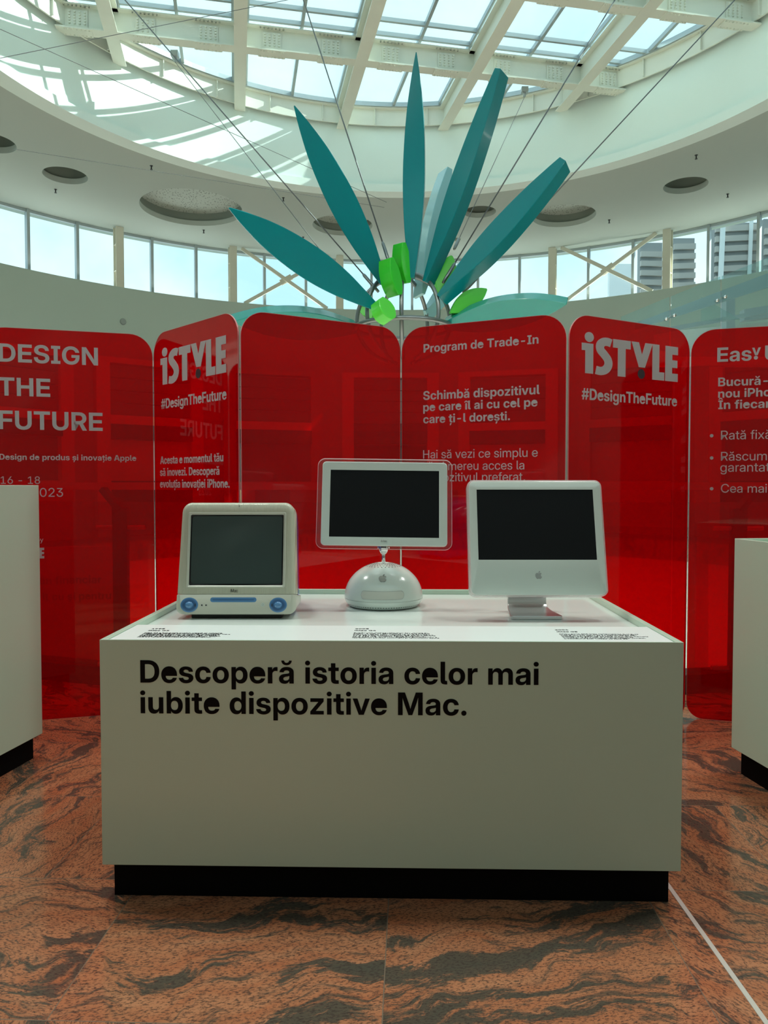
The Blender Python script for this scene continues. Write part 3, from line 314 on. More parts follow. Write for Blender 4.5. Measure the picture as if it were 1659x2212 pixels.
112: [576,[65,-204,0,726,82,0,0,-78,3,0,17,24,21,21,26,18,29,13,33,9,36,2,43,-3,39,-12,36,-18,31,-26,27,-31,21,-38,16,-43,9,-47,3,-52,-3,-52,-9,-47,-16,-43,-21,-38,-26,-31,-32,-26,-35,-19,-40,-11,-43,-4,-36,3,-32,8,-28,14,-25,18,-21,22,-19,25,-2,0,0,-284],[299,65,43,6,38,18,30,28,23,39,14,48,5,57,-5,57,-14,49,-23,38,-30,28,-37,18,-44,5,-45,-6,-38,-18,-31,-29,-23,-39,-14,-48,-4,-55,4,-55,14,-48,23,-39,31,-29,38,-19]],
113: [576,[511,-204,-84,0,0,284,-3,0,-18,-25,-21,-22,-25,-18,-28,-14,-32,-8,-36,-3,-43,4,-39,11,-36,19,-32,26,-26,31,-21,38,-16,43,-9,47,-3,52,3,52,9,47,16,43,21,38,27,31,31,26,36,18,39,12,43,3,36,-2,33,-9,29,-13,26,-18,21,-21,17,-24,3,0,0,78,82,0],[277,65,45,6,38,19,31,29,23,39,14,48,4,55,-4,55,-14,48,-23,39,-31,29,-38,18,-45,6,-43,-5,-38,-18,-30,-28,-23,-38,-14,-49,-5,-57,5,-57,14,-48,23,-39,30,-28,38,-18]],
114: [334,[65,0,0,522,80,0,0,-81,3,0,19,36,28,29,37,18,44,6,11,0,10,-1,10,-1,6,0,0,-85,-7,2,-12,2,-15,1,-17,1,-29,-3,-27,-11,-24,-17,-18,-25,-11,-31,-4,-39,0,-323]],
115: [486,[246,-12,-53,5,-47,13,-41,22,-32,31,-22,41,-10,49,82,5,7,-28,12,-23,18,-18,23,-14,28,-7,33,-3,34,2,29,8,23,13,18,16,11,19,3,22,-5,26,-16,21,-25,15,-32,11,-85,20,-44,13,-36,18,-29,22,-20,27,-13,31,-4,36,6,42,19,37,29,30,38,23,46,15,53,5,51,-5,45,-15,38,-23,29,-31,20,-39,9,-45,-81,-5,-9,35,-23,30,-21,14,-27,9,-31,3,-43,-6,-34,-17,-22,-25,-7,-31,5,-27,16,-21,26,-15,35,-12,83,-19,45,-14,37,-18,27,-21,20,-26,11,-31,4,-34,-6,-45,-20,-38,-31,-31,-41,-23,-48,-14]],
116: [315,[288,522,0,-72,-280,0,0,72],[97,661,85,0,0,-532,3,-27,10,-18,17,-9,28,-4,11,0,12,1,13,0,11,1,4,-72,-13,-1,-15,-1,-15,0,-15,-1,-41,4,-34,10,-26,17,-19,24,-12,31,-4,36]],
117: [557,[253,-9,-50,6,-45,17,-38,28,-30,40,-14,33,-8,38,-3,43,0,326,84,0,0,-320,4,-40,11,-34,18,-26,24,-19,30,-11,35,-4,37,4,32,11,28,20,21,29,14,37,5,46,0,307,84,0,0,-522,-82,0,0,81,-22,-32,-28,-26,-32,-18,-36,-11]],
118: [523,[219,0,-202,522,92,0,112,-302,14,-41,14,-40,13,-39,1,-3,1,3,13,39,13,40,14,41,112,302,90,0,-202,-522]],
119: [767,[180,0,-161,522,88,0,66,-229,14,-52,15,-56,14,-56,8,-33,8,32,15,57,14,55,15,53,65,229,85,0,64,-229,15,-53,14,-55,14,-57,8,-30,8,30,14,57,15,55,15,53,66,229,89,0,-162,-522,-87,0,-68,237,-10,36,-10,37,-9,37,-10,37,-8,33,-9,-33,-10,-37,-9,-37,-10,-37,-10,-36,-70,-237]],
120: [516,[18,0,193,267,-181,255,98,0,70,-102,21,-33,21,-31,20,-30,19,30,20,31,22,33,70,102,97,0,-181,-256,190,-266,-98,0,-82,118,-21,32,-20,30,-18,28,-18,-28,-20,-30,-21,-32,-83,-118]],
121: [523,[66,-203,5,74,42,0,17,0,16,4,14,8,12,13,11,17,10,23,26,67,-202,519,92,0,112,-302,15,-41,13,-40,13,-39,1,-2,0,2,14,39,13,40,15,41,111,302,90,0,-239,-615,-16,-33,-19,-28,-24,-22,-26,-16,-30,-10,-32,-3,-15,0,-14,1,-13,1]],
122: [495,[49,0,0,64,288,380,0,3,-285,0,0,75,390,0,0,-67,-283,-376,0,-3,287,0,0,-76]],
226: [527,[221,-9,-49,5,-43,13,-37,23,-28,31,-18,39,-6,48,5,41,13,32,20,25,27,19,31,14,35,11,38,7,38,6,44,6,34,4,25,5,16,6,10,11,3,17,0,4,-3,28,-10,24,-17,20,-22,15,-28,9,-34,3,-34,-3,-30,-9,-25,-14,-20,-18,-13,-21,-7,-23,-84,6,12,45,23,38,33,31,42,23,48,15,54,4,40,-2,37,-8,34,-14,29,-19,25,-25,18,-30,12,-35,3,-42,0,-356,-83,0,0,73,-2,0,-12,-18,-16,-19,-22,-18,-28,-14,-35,-10],[234,66,46,5,36,14,28,21,20,27,11,30,4,33,0,67,-7,-5,-12,-4,-16,-4,-18,-4,-20,-4,-21,-3,-22,-3,-20,-3,-29,-5,-28,-8,-24,-12,-20,-16,-12,-20,-4,-27,3,-23,10,-19,16,-16,22,-12,26,-7],[189,601,-84,0,0,1,113,133,82,0,114,-133,0,-1,-85,0,-69,86]],
233: [547,[282,-12,-49,4,-44,12,-38,19,-34,26,-27,32,-22,38,-17,43,-9,47,-3,50,3,52,10,47,17,43,22,38,28,32,33,27,37,19,41,12,45,4,49,-5,45,-13,40,-23,35,-31,28,-39,21,-46,13,-54,4,-60,0,-26,-424,0,0,72,338,0,-2,24,-14,43,-22,35,-30,26,-37,16,-44,6,-44,-6,-37,-16,-30,-26,-23,-35,-14,-42,-5,-47,0,-39,5,-51,14,-45,23,-37,32,-27,39,-17,47,-6,33,3,30,8,25,13,21,18,16,22,11,25,83,-5,-15,-44,-26,-39,-34,-32,-42,-24,-49,-16],[237,590,69,145,95,0,-94,-145]],
238: [214,[65,0,0,522,84,0,0,-522],[37,601,-84,0,0,1,113,133,82,0,113,-133,0,-1,-85,0,-69,86]],
259: [527,[221,-9,-49,5,-43,13,-37,23,-28,31,-18,39,-6,48,5,41,13,32,20,25,27,19,31,14,35,11,38,7,38,6,44,6,34,4,25,5,16,6,10,11,3,17,0,4,-3,28,-10,24,-17,20,-22,15,-28,9,-34,3,-34,-3,-30,-9,-25,-14,-20,-18,-13,-21,-7,-23,-84,6,12,45,23,38,33,31,42,23,48,15,54,4,40,-2,37,-8,34,-14,29,-19,25,-25,18,-30,12,-35,3,-42,0,-356,-83,0,0,73,-2,0,-12,-18,-16,-19,-22,-18,-28,-14,-35,-10],[234,66,46,5,36,14,28,21,20,27,11,30,4,33,0,67,-7,-5,-12,-4,-16,-4,-18,-4,-20,-4,-21,-3,-22,-3,-20,-3,-29,-5,-28,-8,-24,-12,-20,-16,-12,-20,-4,-27,3,-23,10,-19,16,-16,22,-12,26,-7],[259,598,-37,4,-33,14,-29,22,-21,28,-14,33,-5,36,63,0,5,-31,16,-24,25,-16,31,-5,30,5,25,16,16,24,5,31,63,0,-4,-36,-14,-33,-22,-28,-28,-22,-34,-14]],
537: [486,[246,-12,-53,5,-47,13,-41,22,-32,31,-22,41,-10,49,82,5,7,-28,12,-23,18,-18,23,-14,28,-7,33,-3,34,2,29,8,23,13,18,16,11,19,3,22,-5,26,-16,21,-25,15,-32,11,-85,20,-44,13,-36,18,-29,22,-20,27,-13,31,-4,36,6,42,19,37,29,30,38,23,46,15,53,5,51,-5,45,-15,38,-23,29,-31,20,-39,9,-45,-81,-5,-9,35,-23,30,-21,14,-27,9,-31,3,-43,-6,-34,-17,-22,-25,-7,-31,5,-27,16,-21,26,-15,35,-12,83,-19,45,-14,37,-18,27,-21,20,-26,11,-31,4,-34,-6,-45,-20,-38,-31,-31,-41,-23,-48,-14],[161,-241,40,183,86,0,-60,-183]],
539: [315,[288,522,0,-72,-280,0,0,72],[97,661,85,0,0,-532,3,-27,10,-18,17,-9,28,-4,11,0,12,1,13,0,11,1,4,-72,-13,-1,-15,-1,-15,0,-15,-1,-41,4,-34,10,-26,17,-19,24,-12,31,-4,36],[104,-241,40,183,86,0,-61,-183]],
8220: [361,[48,480,72,248,62,0,-43,-248],[203,480,72,248,63,0,-43,-248]],
8221: [362,[48,480,43,248,91,0,-72,-248],[204,480,43,248,91,0,-72,-248]],
8222: [346,[32,-146,43,248,91,0,-72,-248],[188,-146,43,248,92,0,-73,-248]],
8226: [514,[257,125,-41,5,-38,16,-32,24,-24,32,-16,38,-5,41,5,41,16,38,24,32,32,24,38,16,41,5,41,-5,38,-16,32,-24,24,-32,16,-38,5,-41,-5,-41,-16,-38,-24,-32,-32,-24,-38,-16]],
}

def _area(L): return sum(L[i - 1][0] * L[i][1] - L[i][0] * L[i - 1][1] for i in range(len(L))) / 2
def _inside(p, L):
    c = False; x, y = p
    for i in range(len(L)):
        (x1, y1), (x2, y2) = L[i - 1], L[i]
        if (y1 > y) != (y2 > y) and x < (x2 - x1) * (y - y1) / (y2 - y1) + x1: c = not c
    return c
_GC = {}
def glyph(font, ch):
    k = (font, ch)
    if k not in _GC:
        g = _G[font].get(ord(ch)) or _G['r' if font == 'b' else 'b'][ord(ch)]
        Ls = []
        for d in g[1:]:
            x = y = 0; L = []
            for i in range(0, len(d), 2): x += d[i]; y += d[i + 1]; L.append((x, y))
            Ls.append(L)
        outs = [[L] for L in Ls if _area(L) < 0]
        for L in Ls:
            if _area(L) > 0:
                c = [o for o in outs if _inside(L[0], o[0])]
                if c: min(c, key=lambda o: abs(_area(o[0]))).append(L)
        _GC[k] = (g[0], outs)
    return _GC[k]
def text_groups(font, s, x0=0.0, y0=0.0, size=1.0, sx=1.0, track=0.0):
    x = 0; out = []
    k = size / 1000.0
    for ch in s:
        adv, gs = glyph(font, ch)
        for g in gs: out.append([[(x0 + (x + p[0]) * k * sx, y0 + p[1] * k) for p in L] for L in g])
        x += adv + track
    return out, x * k * sx
def text_extent(font, s):      # left and right ink limits in em/1000
    x = 0; lo = 1e9; hi = -1e9
    for ch in s:
        adv, gs = glyph(font, ch)
        for g in gs:
            for p in g[0]: lo = min(lo, x + p[0]); hi = max(hi, x + p[0])
        x += adv
    return lo, hi
def fit_text(font, s, xa, xb, y0, size=None):       # ink from xa to xb; size fixed -> squeeze, else size follows
    lo, hi = text_extent(font, s)
    if size is None: size = (xb - xa) * 1000 / (hi - lo); sx = 1.0
    else: sx = (xb - xa) * 1000 / ((hi - lo) * size)
    return text_groups(font, s, xa - lo * size * sx / 1000, y0, size, sx)[0]

def svg_path(cmds, steps=8):   # relative cubic path -> outlines
    outs = []; cur = (0, 0); L = []
    for c in cmds:
        if c[0] == 'M':
            if L: outs.append(L)
            cur = (c[1], c[2]); L = [cur]
        else:
            for i in range(1, len(c), 6):
                p0 = cur; p1 = (cur[0] + c[i], cur[1] + c[i + 1]); p2 = (cur[0] + c[i + 2], cur[1] + c[i + 3]); p3 = (cur[0] + c[i + 4], cur[1] + c[i + 5])
                for k in range(1, steps + 1):
                    t = k / steps; s = 1 - t
                    L.append(tuple(s ** 3 * p0[j] + 3 * s * s * t * p1[j] + 3 * s * t * t * p2[j] + t ** 3 * p3[j] for j in (0, 1)))
                cur = p3
    outs.append(L)
    return outs
FRUIT = svg_path([('M', 12.152, 6.896), ('c', -.948, 0, -2.415, -1.078, -3.96, -1.04, -2.04, .027, -3.91, 1.183, -4.961, 3.014, -2.117, 3.675, -.546, 9.103, 1.519, 12.09, 1.013, 1.454, 2.208, 3.09, 3.792, 3.039, 1.52, -.065, 2.09, -.987, 3.935, -.987, 1.831, 0, 2.35, .987, 3.96, .948, 1.637, -.026, 2.676, -1.48, 3.676, -2.948, 1.156, -1.688, 1.636, -3.325, 1.662, -3.415, -.039, -.013, -3.182, -1.221, -3.22, -4.857, -.026, -3.04, 2.48, -4.494, 2.597, -4.559, -1.429, -2.09, -3.623, -2.324, -4.39, -2.376, -2, -.156, -3.675, 1.09, -4.61, 1.09),
                  ('M', 15.53, 3.83), ('c', .843, -1.012, 1.4, -2.427, 1.245, -3.83, -1.207, .052, -2.662, .805, -3.532, 1.818, -.78, .896, -1.454, 2.338, -1.273, 3.714, 1.338, .104, 2.715, -.688, 3.559, -1.701)], 6)
def fruit_groups(h, cx=0, cy=0):                    # the bitten-fruit emblem, total height h
    k = h / 24.0
    return [[[(cx + (x - 12) * k, cy + (12 - y) * k) for x, y in L]] for L in FRUIT]

def ellipse(cx, cy, rx, ry, n=28): return [(cx + rx * cos(2 * pi * k / n), cy + ry * sin(2 * pi * k / n)) for k in range(n)]
def ribbon(pts, w, sub=8):     # a smooth fat stroke as one outline
    P = [Vector((p[0], p[1])) for p in pts]; C = []
    for i in range(len(P) - 1):
        p0, p1, p2, p3 = P[max(i - 1, 0)], P[i], P[i + 1], P[min(i + 2, len(P) - 1)]
        for k in range(sub):
            t = k / sub
            C.append(.5 * ((2 * p1) + (p2 - p0) * t + (2 * p0 - 5 * p1 + 4 * p2 - p3) * t * t + (3 * p1 - p0 - 3 * p2 + p3) * t ** 3))
    C.append(P[-1]); a = []; b = []
    for i, c in enumerate(C):
        t = (C[min(i + 1, len(C) - 1)] - C[max(i - 1, 0)]).normalized(); n = Vector((-t.y, t.x)) * w / 2
        a.append(tuple(c + n)); b.append(tuple(c - n))
    return a + b[::-1]
LOGO = [[[(0, 216), (84, 216), (84, 0), (26, 0), (26, 164), (0, 164)]], [ellipse(54, 262, 33, 36)],
        [ribbon([(216, 236), (188, 243), (158, 238), (135, 215), (137, 180), (165, 148), (192, 112), (196, 74), (176, 40), (140, 26), (104, 31)], 60)],
        [[(230, 270), (366, 270), (366, 208), (327, 208), (327, 0), (268, 0), (268, 208), (230, 208)]],
        [[(372, 270), (430, 270), (456, 178), (482, 270), (540, 270), (480, 84), (432, 84)]],
        [[(540, 270), (596, 270), (596, 62), (638, 62), (638, 0), (540, 0)]],
        [[(646, 270), (751, 270), (751, 208), (703, 208), (703, 165), (747, 165), (747, 107), (703, 107), (703, 62), (751, 62), (751, 0), (646, 0)]]]
LOGO_DOT = [[ellipse(452, 34, 28, 37)]]
def scaled(groups, x0, y0, kx, ky): return [[[(x0 + x * kx, y0 + y * ky) for x, y in L] for L in g] for g in groups]

# ---------------------------------------------------------------- materials
def mat(name, col=(.8, .8, .8), rough=.5, metal=0.0, spec=.5, coat=0.0, bump=0.0, bscale=200.0, var=0.0, vscale=4.0):
    m = bpy.data.materials.new(name); m.use_nodes = True; n = m.node_tree; b = n.nodes['Principled BSDF']
    b.inputs['Base Color'].default_value = (*col, 1); b.inputs['Roughness'].default_value = rough
    b.inputs['Metallic'].default_value = metal; b.inputs['Specular IOR Level'].default_value = spec
    b.inputs['Coat Weight'].default_value = coat; b.inputs['Coat Roughness'].default_value = .05
    if bump or var:
        t = n.nodes.new('ShaderNodeTexCoord')
    if var:
        q = n.nodes.new('ShaderNodeTexNoise'); q.inputs['Scale'].default_value = vscale; q.inputs['Detail'].default_value = 4
        n.links.new(t.outputs['Object'], q.inputs['Vector'])
        x = n.nodes.new('ShaderNodeMix'); x.data_type = 'RGBA'
        x.inputs['A'].default_value = (*[c * (1 - var) for c in col], 1); x.inputs['B'].default_value = (*[min(1, c * (1 + var)) for c in col], 1)
        n.links.new(q.outputs['Fac'], x.inputs['Factor']); n.links.new(x.outputs['Result'], b.inputs['Base Color'])
    if bump:
        q = n.nodes.new('ShaderNodeTexNoise'); q.inputs['Scale'].default_value = bscale; q.inputs['Detail'].default_value = 3
        n.links.new(t.outputs['Object'], q.inputs['Vector'])
        k = n.nodes.new('ShaderNodeBump'); k.inputs['Strength'].default_value = bump; k.inputs['Distance'].default_value = .002
        n.links.new(q.outputs['Fac'], k.inputs['Height']); n.links.new(k.outputs['Normal'], b.inputs['Normal'])
    return m
def see_through(name, tint, body, body_share, gloss_rough=.03, gloss=1.0, ior=1.49):
    """clear or coloured sheet: tinted transmission, some pigment, a glossy face"""
    m = bpy.data.materials.new(name); m.use_nodes = True; n = m.node_tree; n.nodes.clear()
    o = n.nodes.new('ShaderNodeOutputMaterial'); t = n.nodes.new('ShaderNodeBsdfTransparent'); t.inputs['Color'].default_value = (*tint, 1)
    cur = t.outputs[0]
    if body_share:
        d = n.nodes.new('ShaderNodeBsdfDiffuse'); d.inputs['Color'].default_value = (*body, 1)
        l = n.nodes.new('ShaderNodeBsdfTranslucent'); l.inputs['Color'].default_value = (*body, 1)
        a = n.nodes.new('ShaderNodeMixShader'); a.inputs['Fac'].default_value = .5
        n.links.new(d.outputs[0], a.inputs[1]); n.links.new(l.outputs[0], a.inputs[2])
        x = n.nodes.new('ShaderNodeMixShader'); x.inputs['Fac'].default_value = body_share
        n.links.new(cur, x.inputs[1]); n.links.new(a.outputs[0], x.inputs[2]); cur = x.outputs[0]
    g = n.nodes.new('ShaderNodeBsdfGlossy'); g.inputs['Roughness'].default_value = gloss_rough
    f = n.nodes.new('ShaderNodeFresnel'); f.inputs['IOR'].default_value = ior
    mu = n.nodes.new('ShaderNodeMath'); mu.operation = 'MULTIPLY'; mu.inputs[1].default_value = gloss
    ge = n.nodes.new('ShaderNodeNewGeometry'); fr = n.nodes.new('ShaderNodeMath'); fr.operation = 'SUBTRACT'; fr.inputs[0].default_value = 1.0
    n.links.new(ge.outputs['Backfacing'], fr.inputs[1])          # only the outer face of the sheet mirrors
    fm = n.nodes.new('ShaderNodeMath'); fm.operation = 'MULTIPLY'
    n.links.new(f.outputs[0], fm.inputs[0]); n.links.new(fr.outputs[0], fm.inputs[1]); n.links.new(fm.outputs[0], mu.inputs[0])
    y = n.nodes.new('ShaderNodeMixShader'); n.links.new(mu.outputs[0], y.inputs['Fac'])
    n.links.new(cur, y.inputs[1]); n.links.new(g.outputs[0], y.inputs[2]); n.links.new(y.outputs[0], o.inputs['Surface'])
    return m
M = {}
M['wall'] = mat('hall_white_paint', (.49, .58, .51), .7, bump=.03, bscale=60)
M['ceiling'] = mat('ceiling_paint', (.47, .52, .47), .8)
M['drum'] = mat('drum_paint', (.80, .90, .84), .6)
M['steel'] = mat('cream_steel_paint', (.74, .75, .65), .45, var=.05, vscale=2)
M['aluminium'] = mat('grey_aluminium', (.42, .47, .48), .4, .5)
M['column'] = mat('column_paint', (.72, .70, .58), .6, var=.06, vscale=3)
M['skyglass'] = see_through('frosted_skylight_glass', (.82, .92, .93), (.9, .97, .93), .15, .1, .6)
M['glass'] = see_through('window_glass', (.90, .96, .95), (1, 1, 1), 0, .02, .7)
M['balglass'] = see_through('balustrade_glass', (.80, .92, .92), (.8, .95, .95), .12, .02, 1.0)
M['recess'] = mat('perforated_plaster', (.24, .275, .24), .9)  # darker than the ceiling: shade of the recesses put into the colour
M['red'] = see_through('red_acrylic', (.86, .002, .014), (.90, .001, .016), .24, .03, 1.0)
M['rededge'] = mat('acrylic_edge', (.72, .26, .26), .3)  # gleam of the lit edge put into the colour
M['letter'] = mat('pale_grey_vinyl', (.55, .53, .53), .5)
M['letterdot'] = mat('charcoal_vinyl', (.035, .03, .035), .5)
M['black'] = mat('black_vinyl', (.004, .004, .004), .6, spec=.1)
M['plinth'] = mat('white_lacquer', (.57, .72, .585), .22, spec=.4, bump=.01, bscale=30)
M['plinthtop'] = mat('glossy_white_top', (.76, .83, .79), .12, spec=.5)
M['strip'] = mat('label_card', (.84, .88, .86), .35)
M['kick'] = mat('black_plinth_base', (.003, .003, .003), .7, spec=.08)
M['teal'] = mat('teal_lacquer', (.001, .185, .205), .22, spec=.3, coat=.1)
M['tealpale'] = mat('pale_teal_lacquer', (.26, .52, .56), .2, coat=.3)  # teal paint with the sky's reflection put into the colour
M['tealgreen'] = mat('teal_green_lacquer', (.008, .30, .26), .25, coat=.4)
M['green'] = mat('leaf_green_lacquer', (.09, .66, .05), .25, coat=.15)
M['greendeep'] = mat('deep_leaf_green_lacquer', (.03, .50, .02), .25, coat=.15)
M['pipe'] = mat('grey_steel_pipe', (.22, .24, .24), .35, .8)
M['cable'] = mat('steel_cable', (.16, .17, .17), .4, .6)
M['white'] = mat('white_plastic', (.69, .78, .72), .2, coat=.3)
M['bezel'] = mat('warm_white_bezel', (.72, .75, .69), .3)
M['screen'] = mat('matte_black_screen', (.004, .006, .007), .38, spec=.25, bump=.05, bscale=900)
M['crt'] = mat('grey_green_tube_glass', (.042, .070, .066), .12, spec=.6)
M['rubber'] = mat('black_rubber', (.008, .008, .009), .6)
M['chrome'] = mat('chrome', (.75, .75, .75), .08, 1.0)
M['alu'] = mat('satin_aluminium', (.62, .63, .63), .3, .85)
M['acrylic'] = see_through('clear_acrylic', (.93, .93, .93), (1, .9, .9), .03, .03, 1.2)
M['acrylicedge'] = see_through('clear_acrylic_edge', (.95, .95, .95), (1, .9, .9), .45, .05, 1.0)
M['chin'] = mat('cream_plastic', (.62, .64, .54), .28, coat=.3)
M['blue'] = mat('translucent_blue_plastic', (.02, .07, .36), .15, coat=.6)
M['bluelight'] = mat('pale_blue_plastic', (.10, .27, .52), .25, coat=.5)
M['bluedark'] = mat('blue_grille', (.05, .16, .36), .4)
M['dark'] = mat('dark_detail', (.02, .022, .022), .5)
M['greyprint'] = mat('grey_print', (.34, .37, .35), .5)
M['emblem'] = mat('silver_emblem', (.55, .58, .55), .2, .6)
M['strip_metal'] = mat('brushed_inlay', (.78, .76, .70), .3, .4)
M['slot'] = mat('grey_white_door', (.62, .65, .58), .3)
M['shutter'] = mat('grey_shutter', (.22, .23, .22), .6)
M['shopwhite'] = mat('shop_white', (.72, .72, .68), .6)
M['shopdark'] = mat('shop_dark', (.03, .03, .03), .4)
M['orange'] = mat('orange_sign', (.75, .16, .05), .5)
M['maroon'] = mat('maroon_awning', (.10, .012, .012), .6)
M['tealshop'] = mat('grey_teal_tile', (.20, .30, .30), .3)
M['tan'] = mat('tan_wood', (.45, .33, .18), .5, var=.2)
M['posterblue'] = mat('sky_blue_poster', (.16, .48, .85), .5)
M['outlouvre'] = mat('grey_louvre', (.40, .39, .36), .6)
M['outlouvredark'] = mat('dark_louvre', (.24, .26, .26), .6)
M['outwhite'] = mat('outside_white_frame', (.7, .75, .75), .5)
M['stairgrey'] = mat('blue_grey_steel', (.36, .43, .48), .4)
M['stone'] = mat('pale_stone_floor', (.68, .66, .60), .35, var=.1)

def pinstripe(name):           # cream plastic with fine upright ribs
    m = mat(name, (.60, .61, .47), .3, coat=.3); n = m.node_tree; b = n.nodes['Principled BSDF']
    t = n.nodes.new('ShaderNodeTexCoord'); v = n.nodes.new('ShaderNodeTexWave'); v.wave_type = 'BANDS'; v.bands_direction = 'X'
    v.inputs['Scale'].default_value = 78
    n.links.new(t.outputs['Object'], v.inputs['Vector'])
    x = n.nodes.new('ShaderNodeMix'); x.data_type = 'RGBA'; x.inputs['A'].default_value = (.45, .46, .34, 1); x.inputs['B'].default_value = (.70, .71, .58, 1)
    n.links.new(v.outputs['Fac'], x.inputs['Factor']); n.links.new(x.outputs['Result'], b.inputs['Base Color'])
    k = n.nodes.new('ShaderNodeBump'); k.inputs['Strength'].default_value = .3; k.inputs['Distance'].default_value = .001
    n.links.new(v.outputs['Fac'], k.inputs['Height']); n.links.new(k.outputs['Normal'], b.inputs['Normal'])
    return m
M['pinstripe'] = pinstripe('pinstriped_cream_plastic')

def perforate(m, base, hole, scale):
    n = m.node_tree; b = n.nodes['Principled BSDF']; t = n.nodes.new('ShaderNodeTexCoord'); v = n.nodes.new('ShaderNodeTexVoronoi')
    v.inputs['Scale'].default_value = scale; v.inputs['Randomness'].default_value = .7
    r = n.nodes.new('ShaderNodeValToRGB'); r.color_ramp.elements[0].position = .2; r.color_ramp.elements[0].color = (*hole, 1)
    r.color_ramp.elements[1].position = .3; r.color_ramp.elements[1].color = (*base, 1)
    n.links.new(t.outputs['Object'], v.inputs['Vector']); n.links.new(v.outputs['Distance'], r.inputs['Fac']); n.links.new(r.outputs['Color'], b.inputs['Base Color'])
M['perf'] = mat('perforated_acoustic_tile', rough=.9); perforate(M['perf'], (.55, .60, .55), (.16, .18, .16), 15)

def granite():
    m = bpy.data.materials.new('red_multicolour_granite'); m.use_nodes = True; n = m.node_tree; b = n.nodes['Principled BSDF']
    def N(t): return n.nodes.new(t)
    def link(a, c): n.links.new(a, c)
    tc = N('ShaderNodeTexCoord'); mp = N('ShaderNodeMapping'); mp.inputs['Rotation'].default_value = (0, 0, R(2)); mp.inputs['Location'].default_value = (.735, .17, 0)
    link(tc.outputs['Object'], mp.inputs['Vector'])
    br = N('ShaderNodeTexBrick'); br.offset = .4; br.inputs['Scale'].default_value = 1
    br.inputs['Brick Width'].default_value = .68; br.inputs['Row Height'].default_value = .54; br.inputs['Mortar Size'].default_value = .0012
    br.inputs['Mortar Smooth'].default_value = 0; br.inputs['Bias'].default_value = 0
    br.inputs['Color1'].default_value = (0, 0, 0, 1); br.inputs['Color2'].default_value = (1, 1, 1, 1); br.inputs['Mortar'].default_value = (.5, .5, .5, 1)
    link(mp.outputs[0], br.inputs['Vector'])
    off = N('ShaderNodeVectorMath'); off.operation = 'SCALE'; off.inputs['Scale'].default_value = 17.0; link(br.outputs['Color'], off.inputs[0])
    add = N('ShaderNodeVectorMath'); add.operation = 'ADD'; 
    sp = N('ShaderNodeSeparateColor'); link(br.outputs['Color'], sp.inputs[0])
    an = N('ShaderNodeMath'); an.operation = 'MULTIPLY_ADD'; an.inputs[1].default_value = 2.6; an.inputs[2].default_value = -.5; link(sp.outputs[0], an.inputs[0])
    ro = N('ShaderNodeVectorRotate'); ro.rotation_type = 'Z_AXIS'; link(tc.outputs['Object'], ro.inputs['Vector']); link(an.outputs[0], ro.inputs['Angle'])
    link(ro.outputs[0], add.inputs[0]); link(off.outputs[0], add.inputs[1])
    # flow warp
    wn = N('ShaderNodeTexNoise'); wn.inputs['Scale'].default_value = 3.0; wn.inputs['Detail'].default_value = 3; link(add.outputs[0], wn.inputs['Vector'])
    ws = N('ShaderNodeVectorMath'); ws.operation = 'SCALE'; ws.inputs['Scale'].default_value = .34; link(wn.outputs['Color'], ws.inputs[0])
    wa = N('ShaderNodeVectorMath'); wa.operation = 'ADD'; link(add.outputs[0], wa.inputs[0]); link(ws.outputs[0], wa.inputs[1])
    st = N('ShaderNodeMapping'); st.inputs['Rotation'].default_value = (0, 0, R(32)); st.inputs['Scale'].default_value = (.8, 4.4, 1); link(wa.outputs[0], st.inputs['Vector'])
    vn = N('ShaderNodeTexNoise'); vn.inputs['Scale'].default_value = 2.6; vn.inputs['Detail'].default_value = 7; vn.inputs['Roughness'].default_value = .62; link(st.outputs[0], vn.inputs['Vector'])
    vr = N('ShaderNodeValToRGB'); e = vr.color_ramp.elements
    e[0].position = .0; e[0].color = (1, 1, 1, 1); e[1].position = 1; e[1].color = (0, 0, 0, 1)
    a = vr.color_ramp.elements.new(.415); a.color = (.88, .88, .88, 1)
    a = vr.color_ramp.elements.new(.47); a.color = (.10, .10, .10, 1)
    fs = N('ShaderNodeMapping'); fs.inputs['Rotation'].default_value = (0, 0, R(32)); fs.inputs['Scale'].default_value = (1.0, 2.6, 1); link(wa.outputs[0], fs.inputs['Vector'])
    fn = N('ShaderNodeTexNoise'); fn.inputs['Scale'].default_value = 22; fn.inputs['Detail'].default_value = 8; fn.inputs['Roughness'].default_value = .72; link(fs.outputs[0], fn.inputs['Vector'])
    f1 = N('ShaderNodeMath'); f1.operation = 'MULTIPLY_ADD'; f1.inputs[1].default_value = .42; f1.inputs[2].default_value = -.21; link(fn.outputs['Fac'], f1.inputs[0])
    f2 = N('ShaderNodeMath'); f2.operation = 'ADD'; link(vn.outputs['Fac'], f2.inputs[0]); link(f1.outputs[0], f2.inputs[1])
    link(f2.outputs[0], vr.inputs['Fac'])
    # grain
    gs = N('ShaderNodeMapping'); gs.inputs['Rotation'].default_value = (0, 0, R(32)); gs.inputs['Scale'].default_value = (1, 2.2, 1); link(add.outputs[0], gs.inputs['Vector'])
    gn = N('ShaderNodeTexNoise'); gn.inputs['Scale'].default_value = 105; gn.inputs['Detail'].default_value = 4; gn.inputs['Roughness'].default_value = .7; link(gs.outputs[0], gn.inputs['Vector'])
    gr = N('ShaderNodeValToRGB'); gr.color_ramp.elements[0].position = .385; gr.color_ramp.elements[0].color = (1, 1, 1, 1); gr.color_ramp.elements[1].position = .515; gr.color_ramp.elements[1].color = (0, 0, 0, 1)
    link(gn.outputs['Fac'], gr.inputs['Fac'])
